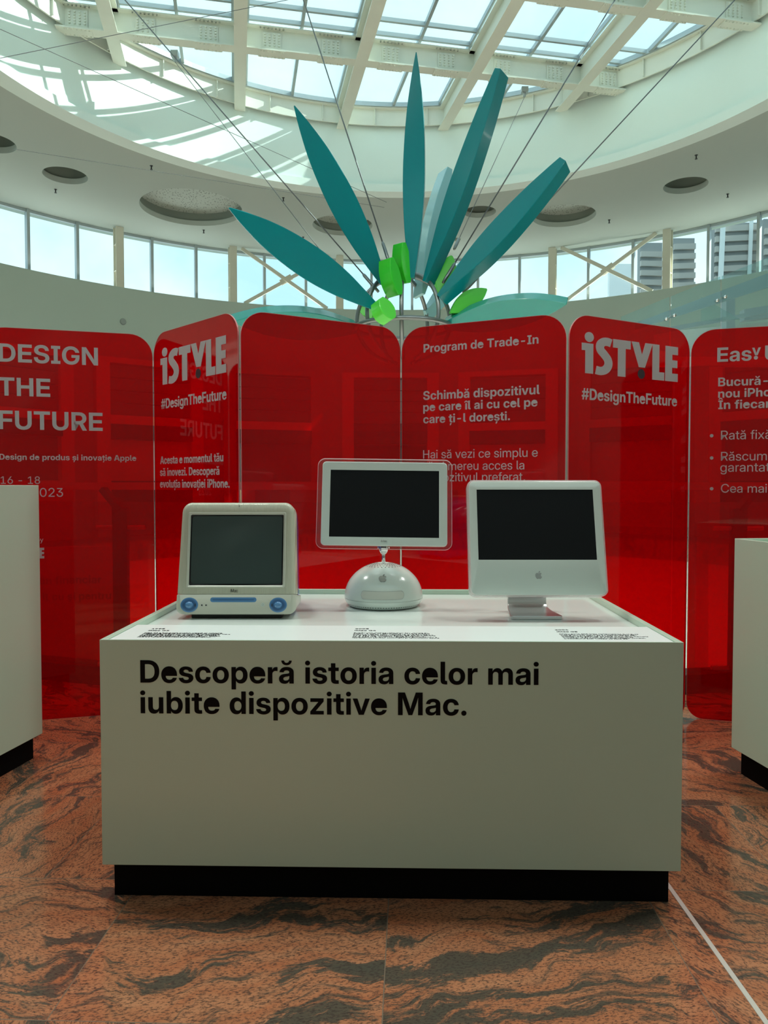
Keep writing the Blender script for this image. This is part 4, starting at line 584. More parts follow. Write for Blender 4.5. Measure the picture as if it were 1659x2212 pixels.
    # mid tone variation
    mn = N('ShaderNodeTexNoise'); mn.inputs['Scale'].default_value = 5; mn.inputs['Detail'].default_value = 6; link(st.outputs[0], mn.inputs['Vector'])
    c1 = N('ShaderNodeValToRGB'); c1.color_ramp.elements[0].position = .3; c1.color_ramp.elements[0].color = (.46, .15, .066, 1); c1.color_ramp.elements[1].position = .7; c1.color_ramp.elements[1].color = (.55, .235, .118, 1)
    link(mn.outputs['Fac'], c1.inputs['Fac'])
    x1 = N('ShaderNodeMix'); x1.data_type = 'RGBA'; x1.inputs['B'].default_value = (.045, .062, .052, 1); link(vr.outputs['Color'], x1.inputs['Factor']); link(c1.outputs['Color'], x1.inputs['A'])
    ss = N('ShaderNodeMapping'); ss.inputs['Rotation'].default_value = (0, 0, R(36)); ss.inputs['Scale'].default_value = (1.0, 6.0, 1); link(wa.outputs[0], ss.inputs['Vector'])
    sn = N('ShaderNodeTexNoise'); sn.inputs['Scale'].default_value = 5.5; sn.inputs['Detail'].default_value = 9; sn.inputs['Roughness'].default_value = .68; link(ss.outputs[0], sn.inputs['Vector'])
    sr = N('ShaderNodeValToRGB'); sr.color_ramp.elements[0].position = .38; sr.color_ramp.elements[0].color = (.8, .8, .8, 1); sr.color_ramp.elements[1].position = .47; sr.color_ramp.elements[1].color = (0, 0, 0, 1); link(sn.outputs['Fac'], sr.inputs['Fac'])
    mx = N('ShaderNodeMath'); mx.operation = 'MAXIMUM'; link(vr.outputs['Color'], mx.inputs[0]); link(sr.outputs['Color'], mx.inputs[1]); link(mx.outputs[0], x1.inputs['Factor'])
    gm = N('ShaderNodeMath'); gm.operation = 'MULTIPLY'; gm.inputs[1].default_value = .85; link(gr.outputs['Color'], gm.inputs[0])
    x2 = N('ShaderNodeMix'); x2.data_type = 'RGBA'; x2.inputs['B'].default_value = (.05, .035, .03, 1); link(gm.outputs[0], x2.inputs['Factor']); link(x1.outputs['Result'], x2.inputs['A'])
    x3 = N('ShaderNodeMix'); x3.data_type = 'RGBA'; x3.inputs['B'].default_value = (.20, .15, .11, 1); link(br.outputs['Fac'], x3.inputs['Factor']); link(x2.outputs['Result'], x3.inputs['A'])
    link(x3.outputs['Result'], b.inputs['Base Color'])
    b.inputs['Roughness'].default_value = .13; b.inputs['Specular IOR Level'].default_value = .5
    return m
M['granite'] = granite()
M['vent'] = mat('vent_shadow_grey', (.09, .10, .095), .6)
M['ground'] = mat('grey_asphalt', (.40, .41, .40), .9, var=.1)
M['arcade'] = mat('grey_brown_arcade_wall', (.22, .21, .19), .7, var=.2, vscale=.6)

# ================================================================ the hall
def ring_wall(bm, r0, r1, z0, z1, a0, a1, n):
    P = [[bm.verts.new(pol(r, a0 + (a1 - a0) * k / n, z)) for k in range(n + 1)] for r, z in ((r0, z0), (r0, z1), (r1, z1), (r1, z0))]
    for q in range(4):
        a, c = P[q], P[(q + 1) % 4]
        for k in range(n): bm.faces.new((a[k], a[k + 1], c[k + 1], c[k]))
    bm.faces.new([P[q][0] for q in range(4)]); bm.faces.new([P[q][n] for q in (3, 2, 1, 0)])
def ringobj(name, m, *rings, parent=None):
    bm = bmesh.new()
    for r in rings: ring_wall(bm, *r)
    return obj(name, bm, m, parent, auto=40)
ZS = 6.46                      # clerestory sill
struct(ringobj('wall_far', M['wall'], (12.1, 12.75, -.4, ZS, -83.2, 81.8, 80)))
struct(ringobj('wall_left', M['wall'], (12.1, 12.75, -.4, ZC, -135, -83.2, 26)))
struct(ringobj('wall_right', M['wall'], (12.1, 12.75, -.4, ZC, 81.8, 135, 26)))
struct(ringobj('wall_back', M['arcade'], (12.1, 12.75, -.4, 4.4, 135, 225, 44), (12.1, 12.75, 6.6, ZC, 135, 225, 44)))
bm = bmesh.new(); ring_wall(bm, 6.85, 13.2, -.4, 0, -180, 180, 144)
struct(obj('floor', bm, M['granite']))
bm = bmesh.new(); lathe(bm, [(13.2, -5.2), (13.2, -5.0)], 96, AX, AY)
ring_wall(bm, 12.75, 13.2, -5.0, -.4, -180, 180, 96)
lf = struct(obj('floor_lower', bm, M['stone']))
# curb along the edge of the void
struct(ringobj('trim_1', mat('dark_kerb', (.035, .025, .022), .35), (6.86, 7.0, 0, .10, -180, 180, 120)))

# ceiling: flat ring with round recesses
HOLES = [(141, 379.5, 98), (414, 450, 220), (740, 487, 128), (1036, 458, 70), (1218, 467, 137), (1481, 401, 97), (984, 517, 22), (-20, 309, 112)]
holes = []
for px, py, wpx in HOLES:
    c = at_z(px, py, ZC); d = wpx * c.y / F / math.sqrt(1 + (c.x / c.y) ** 2); holes.append((c.x, c.y, d / 2))
cu = bpy.data.curves.new('ceiling', 'CURVE'); cu.dimensions = '2D'; cu.fill_mode = 'BOTH'
for cx_, cy_, r, n in [(AX, AY, 13.0, 160), (AX, AY, 7.19, 160)] + [(x, y, r, 48) for x, y, r in holes]:
    s = cu.splines.new('POLY'); s.points.add(n - 1); s.use_cyclic_u = True
    for k in range(n): s.points[k].co = (cx_ + r * cos(2 * pi * k / n), cy_ + r * sin(2 * pi * k / n), 0, 1)
tmp = bpy.data.objects.new('tmp_curve', cu); COL.objects.link(tmp)
bpy.context.view_layer.update()
me = bpy.data.meshes.new_from_object(tmp.evaluated_get(bpy.context.evaluated_depsgraph_get()))
bpy.data.objects.remove(tmp); bpy.data.curves.remove(cu)
me.name = 'ceiling'; me.materials.clear(); me.materials.append(M['ceiling'])
ce = bpy.data.objects.new('ceiling', me); COL.objects.link(ce); ce.location.z = ZC; struct(ce)
HL = ['small round ceiling recess above the second clerestory pane from the left, dark inside',
      'largest round ceiling recess with a perforated speckled lid, near the leftmost teal blade tip',
      'round ceiling recess seen between the two left teal blades',
      'small shallow ceiling recess just right of the pale blue blade',
      'wide round ceiling recess right of the rightmost tall teal blade',
      'small dark round ceiling recess on the right, far from the sculpture',
      'tiny round ceiling recess low beside the base of the tall teal blades',
      'ceiling recess cut by the left edge of the picture']
for i, ((x, y, r), lb) in enumerate(zip(holes, HL)):
    e = tag(empty('ceiling_recess', (x, y, ZC)), lb, 'ceiling recess', 'round ceiling recesses')
    bm = bmesh.new(); n = 48; dp = .42 if i not in (1, 2, 4) else .34
    ring = lambda rr, z: [bm.verts.new((rr * cos(2 * pi * k / n), rr * sin(2 * pi * k / n), z)) for k in range(n)]
    A, B_, C_ = ring(r, 0), ring(r, .13), ring(r + .05, .13)
    for a, c in ((A, B_), (B_, C_)):
        for k in range(n): bm.faces.new((a[k], a[(k + 1) % n], c[(k + 1) % n], c[k]))
    obj('recess_lip', bm, M['ceiling'], e, auto=40)
    bm = bmesh.new(); A, B_ = ring(r + .05, .13), ring(r + .05, dp)
    for k in range(n): bm.faces.new((A[k], A[(k + 1) % n], B_[(k + 1) % n], B_[k]))
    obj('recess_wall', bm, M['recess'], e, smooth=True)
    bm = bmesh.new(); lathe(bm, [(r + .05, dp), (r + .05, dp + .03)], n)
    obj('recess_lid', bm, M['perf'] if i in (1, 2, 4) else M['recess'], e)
SP = [((327, 361), 'left of the broadest sunlit patch under the skylight drum'), ((120, 412), 'below the small left ceiling recess'), ((612, 430), 'between the second teal blade and the largest recess'), ((440, 500), 'just below the largest recess'), ((655, 515), 'low, beside the recess behind the left blades'), ((1504, 338), 'right, high above the small right recess'), ((1316, 478), 'right of the wide right recess'), ((1572, 422), 'right of the small right recess')]
for (px, py), lb in SP:
    c = at_z(px, py - 3, ZC)
    bm = bmesh.new(); lathe(bm, [(.035, -.005), (.035, 0)], 14); lathe(bm, [(.014, -.075), (.014, -.005)], 10); lathe(bm, [(.028, -.085), (.028, -.078)], 12)
    tag(obj('ceiling_sprinkler', bm, M['dark'], loc=c), 'tiny dark ceiling sprinkler, ' + lb, 'sprinkler', 'ceiling sprinklers')

# drum of the skylight
ZG = 9.98; ZB = 9.48
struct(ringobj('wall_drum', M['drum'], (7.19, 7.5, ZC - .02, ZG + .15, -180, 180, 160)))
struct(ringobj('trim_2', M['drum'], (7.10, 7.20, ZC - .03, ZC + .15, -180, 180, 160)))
# ---------------------------------------------------------------- skylight
sk = struct(empty('window_1', (AX, AY, ZG)))
tag(sk, 'round glazed skylight on a grid of bolted cream steel beams', 'skylight')
TH = R(11.2); ca, sa = cos(TH), sin(TH)
def sg(a, b, z=0): return Vector((b * ca - a * sa, b * sa + a * ca, z))        # a along the first beam family, b across
A_AT = [-7.05 + 2.35 * k for k in range(1, 6)]; B_AT = [4.42, 1.88, -.66, -3.2, -5.74]
def chord(o, r=7.19): return math.sqrt(max(r * r - o * o, 0.0))
def ibeam(bm, p, q, fw=.24, hz=.5):
    up = Vector((0, 0, 1)); zt, zb = -.04, -hz
    for z in (zb + .0125, zt - .0125):
        bar(bm, Vector((p.x, p.y, z)), Vector((q.x, q.y, z)), fw, .025)
    zc = (zt + zb) / 2
    bar(bm, Vector((p.x, p.y, zc)), Vector((q.x, q.y, zc)), .03, zt - zb - .05)
for b in A_AT:
    c = chord(b); bm = bmesh.new(); ibeam(bm, sg(-c, b), sg(c, b)); obj('beam', bm, M['steel'], sk)
for a in B_AT:
    c = chord(a); bm = bmesh.new(); ibeam(bm, sg(a, -c), sg(a, c), .235, .495); obj('cross_beam', bm, M['steel'], sk)
def bolt(bm, p, n, r=.022, h=.03):
    n = Vector(n); s = n.orthogonal().normalized(); t = n.cross(s); k = 6; p = Vector(p)
    a = [bm.verts.new(p + (s * cos(2 * pi * i / k) + t * sin(2 * pi * i / k)) * r) for i in range(k)]
    b = [bm.verts.new(p + n * h + (s * cos(2 * pi * i / k) + t * sin(2 * pi * i / k)) * r * .8) for i in range(k)]
    for i in range(k): bm.faces.new((a[i], a[(i + 1) % k], b[(i + 1) % k], b[i]))
    bm.faces.new(b)
an, bn = sg(1, 0), sg(0, 1); up = Vector((0, 0, 1))
for a in B_AT[:3]:
    c = chord(a)
    spots = []
    for b in [-7.05] + A_AT + [7.05]:
        for s in (-.60, .60):
            if abs(b + s) < c - .25: spots.append(b + s)
    for b in spots:
        bm = bmesh.new(); hw = .26
        for s in (-1,):                               # web plates on the near face, flange plates below and above
            q = sg(a, b) - an * .03
            bar(bm, q - bn * hw * .7 + up * -.27, q + bn * hw * .7 + up * -.27, .012, .30)
            for i in range(4):
                for j in range(5): bolt(bm, q + bn * (-.135 + .09 * i) - an * .006 + up * (-.37 + .052 * j), -an)
        bar(bm, sg(a, b - hw, -.502), sg(a, b + hw, -.502), .26, .014)
        for i in range(7):
            for s in (-.09, .09):
                bolt(bm, sg(a + s, b - .22 + .073 * i, -.508), -up, .018, .022)
                bolt(bm, sg(a - .09, b - .22 + .073 * i, -.068), -up, .018, .022)
        obj('splice_plate', bm, M['steel'], sk)
# ring beam with stiffeners
bm = bmesh.new(); n = 144
def rw(r0, r1, z0, z1):
    P = [[bm.verts.new((r * cos(2 * pi * k / n), r * sin(2 * pi * k / n), z)) for k in range(n)] for r, z in ((r0, z0), (r0, z1), (r1, z1), (r1, z0))]
    for q in range(4):
        for k in range(n): bm.faces.new((P[q][k], P[q][(k + 1) % n], P[(q + 1) % 4][(k + 1) % n], P[(q + 1) % 4][k]))
rw(7.06, 7.09, -.42, -.03); rw(6.98, 7.185, -.055, -.03)
for k in range(36):
    t = 2 * pi * (k + .5) / 36; c_, s_ = cos(t), sin(t)
    bar(bm, (7.0 * c_, 7.0 * s_, -.23), (7.07 * c_, 7.07 * s_, -.23), .014, .35)
obj('ring_beam', bm, M['steel'], sk, auto=30)
# glazing bars and glass
bm = bmesh.new(); gz = .03
for k in range(-6, 7):
    b = 1.175 * k; c = chord(b, 7.1)
    if c > .3:
        if k % 2: bar(bm, sg(-c, b, gz), sg(c, b, gz), .06, .09)
        else:
            for s in (-.14, .14): bar(bm, sg(-c, b + s, gz), sg(c, b + s, gz), .05, .09)
for a in B_AT:
    for s in (-.17, .17, -.62):
        c = chord(a + s, 7.1)
        if c > .3: bar(bm, sg(a + s, -c, gz), sg(a + s, c, gz), .055, .08)
rw(6.94, 7.05, -.03, .07)
obj('glazing_bars', bm, M['aluminium'], sk)
bm = bmesh.new(); lathe(bm, [(7.18, .06), (7.18, .075)], 144); obj('glass', bm, M['skyglass'], sk)

# ---------------------------------------------------------------- clerestory
COLS = [-83.2 + 15 * k for k in range(12)]
def arc(bm, r0, r1, z0, z1, a0, a1, n=8): ring_wall(bm, r0, r1, z0, z1, a0, a1, n)
for i, a0 in enumerate(COLS[:-1]):
    wn = struct(empty('window_%d' % (i + 2), pol(12.55, a0 + 7.5, ZS)))
    tag(wn, ['clerestory window bay ' + x for x in ('on the side wall, furthest left', 'on the side wall, second from the left end', 'at the left picture edge', 'between the two leftmost clear columns', 'behind the left cross brace', 'behind the crown of the sculpture', 'right of the crown of the sculpture', 'behind the right cross brace', 'with grey louvres outside at the right', 'on the side wall, second from the right end', 'on the side wall, furthest right')][i], 'window')
    o = wn.location
    def wp(name, m, *rings):
        bm = bmesh.new()
        for r in rings: ring_wall(bm, *r)
        for v in bm.verts: v.co -= o
        return obj(name, bm, m, wn)
    wp('frame', M['aluminium'], (12.50, 12.60, ZC - .075, ZC - .005, a0, a0 + 15, 8), (12.50, 12.60, ZS, ZS + .06, a0, a0 + 15, 8))
    for s in (4.6, 10.35):
        wp('mullion', M['aluminium'], (12.46, 12.60, ZS, ZC - .005, a0 + s - .17, a0 + s + .17, 1))
    wp('glass', M['glass'], (12.55, 12.56, ZS + .05, ZC - .07, a0, a0 + 15, 8))
for a in COLS:
    bm = bmesh.new(); ring_wall(bm, 12.14, 12.16, ZS - .1, ZC - .001, a - .5, a + .5, 1); ring_wall(bm, 12.16, 12.34, ZS - .1, ZC - .001, a - .06, a + .06, 1)
    ring_wall(bm, 12.34, 12.36, ZS - .1, ZC - .001, a - .5, a + .5, 1)
    for z in (6.9, 7.6): ring_wall(bm, 12.16, 12.34, z, z + .02, a - .45, a + .45, 1)
    struct(obj('column', bm, M['column']))
for a0, lb in ((-23.2, 'left of the sculpture'), (21.8, 'right of the sculpture')):
    e = struct(empty('cross_brace', pol(12.2, a0 + 7.5, ZS))); o = e.location
    tag(e, 'cream steel cross brace in front of the clerestory glass ' + lb, 'brace')
    for k, (p, q) in enumerate(((pol(12.2, a0 + 1.2, ZC - .02), pol(12.2, a0 + 13.2, ZS + .02)), (pol(12.24, a0 + 13.6, ZC - .02), pol(12.24, a0 + 1.6, ZS + .02)))):
        bm = bmesh.new(); bar(bm, p - o, q - o, .05, .10); obj('brace_bar', bm, M['column'], e)
    bm = bmesh.new(); m_ = (pol(12.22, a0 + 7.4, (ZC + ZS) / 2)) - o; t_ = (pol(12.2, a0 + 8, ZS) - pol(12.2, a0 + 7, ZS)).normalized()
    bar(bm, m_ - t_ * .16 + Vector((0, 0, -.1)), m_ + t_ * .16 + Vector((0, 0, .1)), .075, .17); obj('gusset_plate', bm, M['column'], e)

# unseen glazed opening added behind the photographer to light the counter front
wb = struct(empty('window_13', pol(12.4, 180, 4.4))); tag(wb, 'tall glazed front of the hall opposite the red panels', 'window'); o = wb.location
bm = bmesh.new()
for k in range(19): ring_wall(bm, 12.36, 12.46, 4.4, 6.6, 135 + 5 * k - .2, 135 + 5 * k + .2, 1)
for z in (4.4, 6.52): ring_wall(bm, 12.37, 12.45, z, z + .08, 135, 225, 36)
for v in bm.verts: v.co -= o
obj('frame', bm, M['aluminium'], wb)
bm = bmesh.new(); ring_wall(bm, 12.405, 12.415, 4.4, 6.6, 135, 225, 36)
for v in bm.verts: v.co -= o
obj('glass', bm, M['glass'], wb)

# round grey fitting on the far wall
c = pol(12.09, -37.0, 0); p = at(264, 697, c.y)
bm = bmesh.new(); lathe(bm, [(.085, 0), (.085, .03), (.07, .05)], 24)
lo = obj('wall_lamp', bm, mat('grey_lamp_body', (.33, .37, .34), .5), loc=pol(12.10, -38.0, p.z)); lo.rotation_euler = (pi / 2, 0, R(38))
tag(lo, 'small round grey fitting on the white wall above the left red panel', 'wall lamp')

# ---------------------------------------------------------------- outside, seen through the clerestory
def louvre(name, px0, px1, pt, pb, d, tilt, m1, m2, lb, frame=False):
    a, b = at(px0, pb, d), at(px1, pb, d); zt = at(px0, pt, d).z; z0 = -5.0
    e = tag(empty(name, ((a.x + b.x) / 2, d, z0)), lb, 'louvred facade', 'louvred facades outside')
    w_ = b.x - a.x
    bm = bmesh.new(); box(bm, -w_ / 2, w_ / 2, .15, .5, 0, zt - z0); obj('facade_body', bm, m2, e)
    bm = bmesh.new(); z = .1
    while z < zt - z0 - .25:
        prism(bm, [(-w_ / 2, z), (w_ / 2, z + tilt * w_), (w_ / 2, z + .24 + tilt * w_), (-w_ / 2, z + .24)], .0, .14); z += .42
    obj('louvre_slats', bm, m1, e)
    if frame:
        bm = bmesh.new(); H = zt - z0
        for s in (-1, 1): bar(bm, (s * w_ / 2 - .25, -.1, 0), (s * w_ / 2 + .25, -.1, H), .16, .16)
        bar(bm, (-w_ / 2, -.1, H * .62), (w_ / 2, -.1, H * .60), .12, .12); bar(bm, (.1, -.12, 0), (.5, -.12, H), .12, .12)
        obj('white_frame', bm, M['outwhite'], e)
    return e
louvre('louvred_facade', 1384, 1432, 522, 640, 34, -.02, M['outlouvre'], M['outlouvredark'], 'narrow grey louvred facade outside, just left of the rightmost clear column')
louvre('louvred_facade', 1456, 1502, 512, 630, 33, .03, M['outlouvre'], M['outlouvredark'], 'grey louvred facade outside, just right of the rightmost clear column')
louvre('louvred_facade', 1545, 1640, 478, 620, 32, .05, M['outlouvre'], M['outlouvredark'], 'wide louvred facade outside with a slanting white frame', True)
louvre('louvred_facade', 1652, 1740, 470, 600, 31, .03, M['outlouvre'], M['outlouvredark'], 'louvred facade outside at the right picture edge')
a = at(1316, 650, 40); b = at(1372, 570, 40)
e = tag(empty('roadside_billboard', (a.x, 40, 0)), 'pale blank billboard outside behind the right cross brace', 'billboard')
bm = bmesh.new(); box(bm, 0, b.x - a.x, 0, .3, a.z - 1.5, b.z); obj('board', bm, M['outwhite'], e)
bm = bmesh.new(); box(bm, .5, .7, .05, .25, -5, a.z - 1.5); box(bm, b.x - a.x - .7, b.x - a.x - .5, .05, .25, -5, a.z - 1.5); obj('post', bm, M['outlouvre'], e)
# unseen block added east of the hall, shading the low sun from the glazing
bm = bmesh.new(); box(bm, 24, 27, -14, 24, -5, 15.0)
tag(obj('neighbouring_building', bm, M['outlouvre']), 'grey neighbouring block outside, right of the hall', 'building')

bm = bmesh.new(); ring_wall(bm, 13.2, 70, -5.3, -5.0, -180, 180, 64); struct(obj('ground', bm, M['ground']))
# ---------------------------------------------------------------- far gallery: shopfronts below the white wall
def shop(a, w_, cols, lb, sign):
    c = pol(12.08, a, 0); e = tag(empty('shopfront', (c.x, c.y, 0), -R(a)), lb, 'shopfront', 'shopfronts across the hall')
    h = w_ / 2
    def bx(name, m, *bs):
        bm = bmesh.new()
        for q in bs: box(bm, *q)
        return obj(name, bm, m, e)
    bx('frame', cols[0], (-h, -h + .35, -.42, -.02, 0, 4.5), (h - .35, h, -.42, -.02, 0, 4.5), (-h + .35, h - .35, -.42, -.02, 4.35, 4.5))
    bx('shutter', M['shutter'], *[(-h + .35, h - .35, -.30, -.1, 3.0 + .33 * k, 3.3 + .33 * k) for k in range(4)])
    bx('fascia', cols[1], (-h + .35, h - .35, -.45, -.1, 2.75, 2.98))
    bx('awning', cols[2], (-h + .35, h - .35, -.5, -.1, 2.35, 2.74))
    bx('shop_window', cols[3], (-h + .35, h - .35, -.22, -.1, 1.25, 2.34))
    bx('counter', cols[4], (-h + .35, h - .35, -.46, -.1, 0, 1.24))
    if sign: bx('sign', sign, (-h * .4, h * .3, -.52, -.47, .35, 1.1))
SH = [(-52, 'shopwhite', 'shopwhite', 'shopdark', 'tealshop', 'shopwhite', 0, 'leftmost shopfront seen red through the left panels'),
      (-35, 'shopwhite', 'orange', 'shopdark', 'shopwhite', 'shopdark', 0, 'shopfront with a lit pale window behind the left panel'),
      (-18, 'tan', 'orange', 'maroon', 'tealshop', 'tan', 'posterblue', 'shopfront with grey shutter, orange band and blue poster seen in the panel gap'),
      (-1, 'shopwhite', 'maroon', 'shopdark', 'shopdark', 'tan', 0, 'dark shopfront straight behind the middle panels'),
      (16, 'shopwhite', 'orange', 'shopdark', 'shopwhite', 'shopdark', 'shopwhite', 'shopfront with a pale sign behind the right middle panel'),
      (33, 'tan', 'tan', 'shopdark', 'tan', 'orange', 0, 'tan and orange shopfront seen in the right panel gap'),
      (50, 'shopwhite', 'shopwhite', 'maroon', 'tealshop', 'shopdark', 0, 'rightmost shopfront seen red through the right panel')]
for a, c0, c1, c2, c3, c4, sg_, lb in SH: shop(a, 2.9, [M[x] for x in (c0, c1, c2, c3, c4)], lb, M[sg_] if sg_ else None)

# ---------------------------------------------------------------- stair balustrade on the right
D = 13.6
e = tag(empty('glass_stair', at(1500, 700, D)), 'rising stair with glass balustrade and blue-grey stringer above the right red panels', 'stair'); o = e.location.copy()
def pane(pts, d, t=.02):
    bm = bmesh.new(); q = [at(x, y, d) - o for x, y in pts]
    a = [bm.verts.new(p) for p in q]; b = [bm.verts.new(p + Vector((0, t, 0))) for p in q]; n = len(q)
    for k in range(n): bm.faces.new((a[k], a[(k + 1) % n], b[(k + 1) % n], b[k]))
    bm.faces.new(a[::-1]); bm.faces.new(b); return bm
obj('glass_pane', pane([(1342, 684), (1342, 740), (1446, 760), (1446, 641)], D), M['balglass'], e)
obj('glass_pane', pane([(1450, 640), (1450, 770), (1556, 770), (1556, 597)], D), M['balglass'], e)
obj('glass_pane', pane([(1560, 596), (1560, 770), (1760, 770), (1760, 515)], D), M['balglass'], e)
obj('glass_pane', pane([(1515, 641), (1515, 694), (1600, 690)], D + .5), M['balglass'], e)
def beam(name, pts, t, m, dy): obj(name, pane(pts, D + dy, t), m, e)
beam('stringer', [(1372, 698), (1372, 712), (1760, 588), (1760, 552)], .12, M['stairgrey'], .15)
beam('handrail_beam', [(1415, 712), (1415, 722), (1700, 668), (1700, 660)], .10, M['stairgrey'], .7)
beam('upper_landing', [(1760, 552), (1760, 588), (2240, 588), (2240, 552)], .9, M['stairgrey'], .15)
obj('glass_pane', pane([(1764, 514), (1764, 580), (2000, 580), (2000, 514)], D), M['balglass'], e)
obj('glass_pane', pane([(2004, 514), (2004, 580), (2235, 580), (2235, 514)], D), M['balglass'], e)
beam('support_column', [(1500, 750), (1500, 1765), (1530, 1765), (1530, 750)], .3, M['stairgrey'], 1.62)
beam('landing_post', [(1569, 640), (1569, 780), (1588, 780), (1588, 640)], .25, M['stairgrey'], .9)
beam('landing_beam', [(1608, 668), (1608, 692), (1720, 680), (1720, 650)], .2, M['stairgrey'], 1.3)
beam('landing_edge', [(1420, 718), (1420, 790), (1720, 790), (1720, 690)], .2, M['shopwhite'], 1.6)
for x, y in ((1448, 686), (1558, 646)):
    f = None
    c = at(x, y, D - .03) - o; bm = bmesh.new()
    for dx, dz in ((-.055, -.02), (.055, .03)):
        q = c + Vector((dx * 1.3, 0, dz * 1.3)); tube(bm, [q + Vector((0, -.03, 0)), q + Vector((0, .05, 0))], .03, 12); tube(bm, [q + Vector((0, .05, 0)), c + Vector((.12, .12, .09))], .014, 8)
    obj('spider_fitting', bm, M['chrome'], e, smooth=True)

# ================================================================ hanging plant sculpture
D0 = 10.75
SC = at(872, 690, D0); RS = .69
sc = tag(empty('hanging_plant_sculpture', SC), 'giant hanging plant sculpture of teal blades and green leaves on a steel pipe cage', 'sculpture')
def sphere_pts(lon, l0, l1, n=16, rx=RS, rz=.63):
    return [(rx * cos(R(t)) * cos(R(lon)), rx * cos(R(t)) * sin(R(lon)), rz * sin(R(t))) for t in [l0 + (l1 - l0) * k / n for k in range(n + 1)]]
bm = bmesh.new(); tube(bm, [(RS * cos(2 * pi * k / 48), RS * sin(2 * pi * k / 48), -.13) for k in range(48)], .033, 10, True); obj('cage_ring', bm, M['pipe'], sc, smooth=True)
for lon in (12, 57, 118, 168, 222, 266, 312):
    bm = bmesh.new(); tube(bm, sphere_pts(lon, -70, 86, 26), .029, 10); obj('cage_rib', bm, M['pipe'], sc, smooth=True)
bm = bmesh.new(); lathe(bm, [(.05, .60), (.09, .62), (.09, .66), (.05, .68)], 20); obj('crown_cap', bm, M['pipe'], sc, smooth=True)
def leaf(name, b, t, w_, th, nrm, m, prof=None, n=30, label=None, m_edge=None):
    """lens-shaped hollow box leaf: b, t = (px, py, distance) base and tip"""
    b = at(*b) - SC; t = at(*t) - SC; ax = t - b; L = ax.length; ax.normalize()
    nn = Vector(nrm); nn = (nn - ax * nn.dot(ax)).normalized(); sd = ax.cross(nn)
    prof = prof or [(0, .26), (.1, .5), (.25, .82), (.42, 1), (.58, .97), (.75, .76), (.9, .38), (1, .04)]
    def hw(s):
        for i_, ((a0, v0), (a1, v1)) in enumerate(zip(prof, prof[1:])):
            if s <= a1:
                k = (s - a0) / (a1 - a0); am, vm = prof[max(i_ - 1, 0)]; ap, vp = prof[min(i_ + 2, len(prof) - 1)]
                m0 = (v1 - vm) / (a1 - am) * (a1 - a0); m1 = (vp - v0) / (ap - a0) * (a1 - a0)
                return ((2 * k ** 3 - 3 * k * k + 1) * v0 + (k ** 3 - 2 * k * k + k) * m0 + (3 * k * k - 2 * k ** 3) * v1 + (k ** 3 - k * k) * m1) * w_ / 2
        return prof[-1][1] * w_ / 2
    S = [k / n for k in range(n + 1)]
    out = [(s * L, hw(s)) for s in S] + [(s * L, -hw(s)) for s in S[::-1]]
    bm = bmesh.new()
    f = [bm.verts.new(b + ax * x + sd * y + nn * th / 2) for x, y in out]; g = [bm.verts.new(b + ax * x + sd * y - nn * th / 2) for x, y in out]; N = len(out)
    for k in range(N): bm.faces.new((f[k], f[(k + 1) % N], g[(k + 1) % N], g[k]))
    bm.faces.new(f); bm.faces.new(g[::-1])
    ob = obj(name, bm, m, sc, auto=35); bev(ob, .006, 1)
    if label: ob['label'] = label
    return ob
BL = [(0, .20), (.12, .46), (.3, .86), (.46, 1), (.62, .95), (.78, .78), (.92, .52), (1, .34)]
leaf('blade', (806, 660, 10.2), (494, 449, 9.4), .42, .20, (-.28, -1, -.02), M['teal'])
leaf('blade', (829, 612, 10.35), (637, 231, 9.7), .37, .20, (-.10, -1, -.10), M['teal'])
leaf('blade', (890, 602, 10.3), (900, 119, 9.9), .285, .20, (-.10, -1, 0), M['teal'])
leaf('blade', (925, 612, 10.4), (1084, 157, 9.8), .26, .26, (-.58, -1, .1), M['teal'], BL)
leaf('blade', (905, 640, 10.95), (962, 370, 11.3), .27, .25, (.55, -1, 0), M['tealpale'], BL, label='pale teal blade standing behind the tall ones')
leaf('blade', (954, 648, 10.3), (1221, 355, 9.9), .34, .24, (-.42, -1, .40), M['teal'], BL)
leaf('blade', (962, 699, 10.6), (1226, 650, 9.9), .42, .2, (-.05, -.85, -.55), M['tealgreen'], label='flat teal-green blade pointing right, just above the panels')
leaf('blade', (768, 706, 10.8), (500, 688, 10.0), .42, .2, (.05, -.8, -.6), M['tealgreen'], label='teal-green blade pointing left, mostly hidden by the panels')
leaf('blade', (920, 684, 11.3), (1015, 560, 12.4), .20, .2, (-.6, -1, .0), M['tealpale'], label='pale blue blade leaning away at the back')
LF = [(0, .38), (.15, .72), (.35, .98), (.5, 1), (.68, .92), (.85, .66), (1, .36)]
LP = [(0, .10), (.12, .45), (.3, .85), (.5, 1), (.7, .85), (.88, .48), (1, .08)]
leaf('leaf', (853, 640, 10.1), (834, 560, 10.0), .20, .21, (.80, -.7, 0), M['greendeep'], LF)
leaf('leaf', (873, 613, 10.25), (863, 526, 10.15), .19, .18, (.75, -.75, .0), M['greendeep'], LF)
leaf('leaf', (842, 694, 9.95), (814, 650, 9.9), .25, .19, (.62, -.75, .25), M['green'], LF)
leaf('leaf', (948, 634, 10.5), (975, 556, 10.6), .29, .12, (-.1, -1, -.12), M['green'], LP)
leaf('leaf', (972, 676, 10.5), (1050, 626, 10.5), .27, .14, (.02, -1, -.12), M['green'], LP)
leaf('leaf', (806, 690, 11.2), (782, 640, 11.3), .24, .14, (-.3, -1, 0), M['green'], LP)
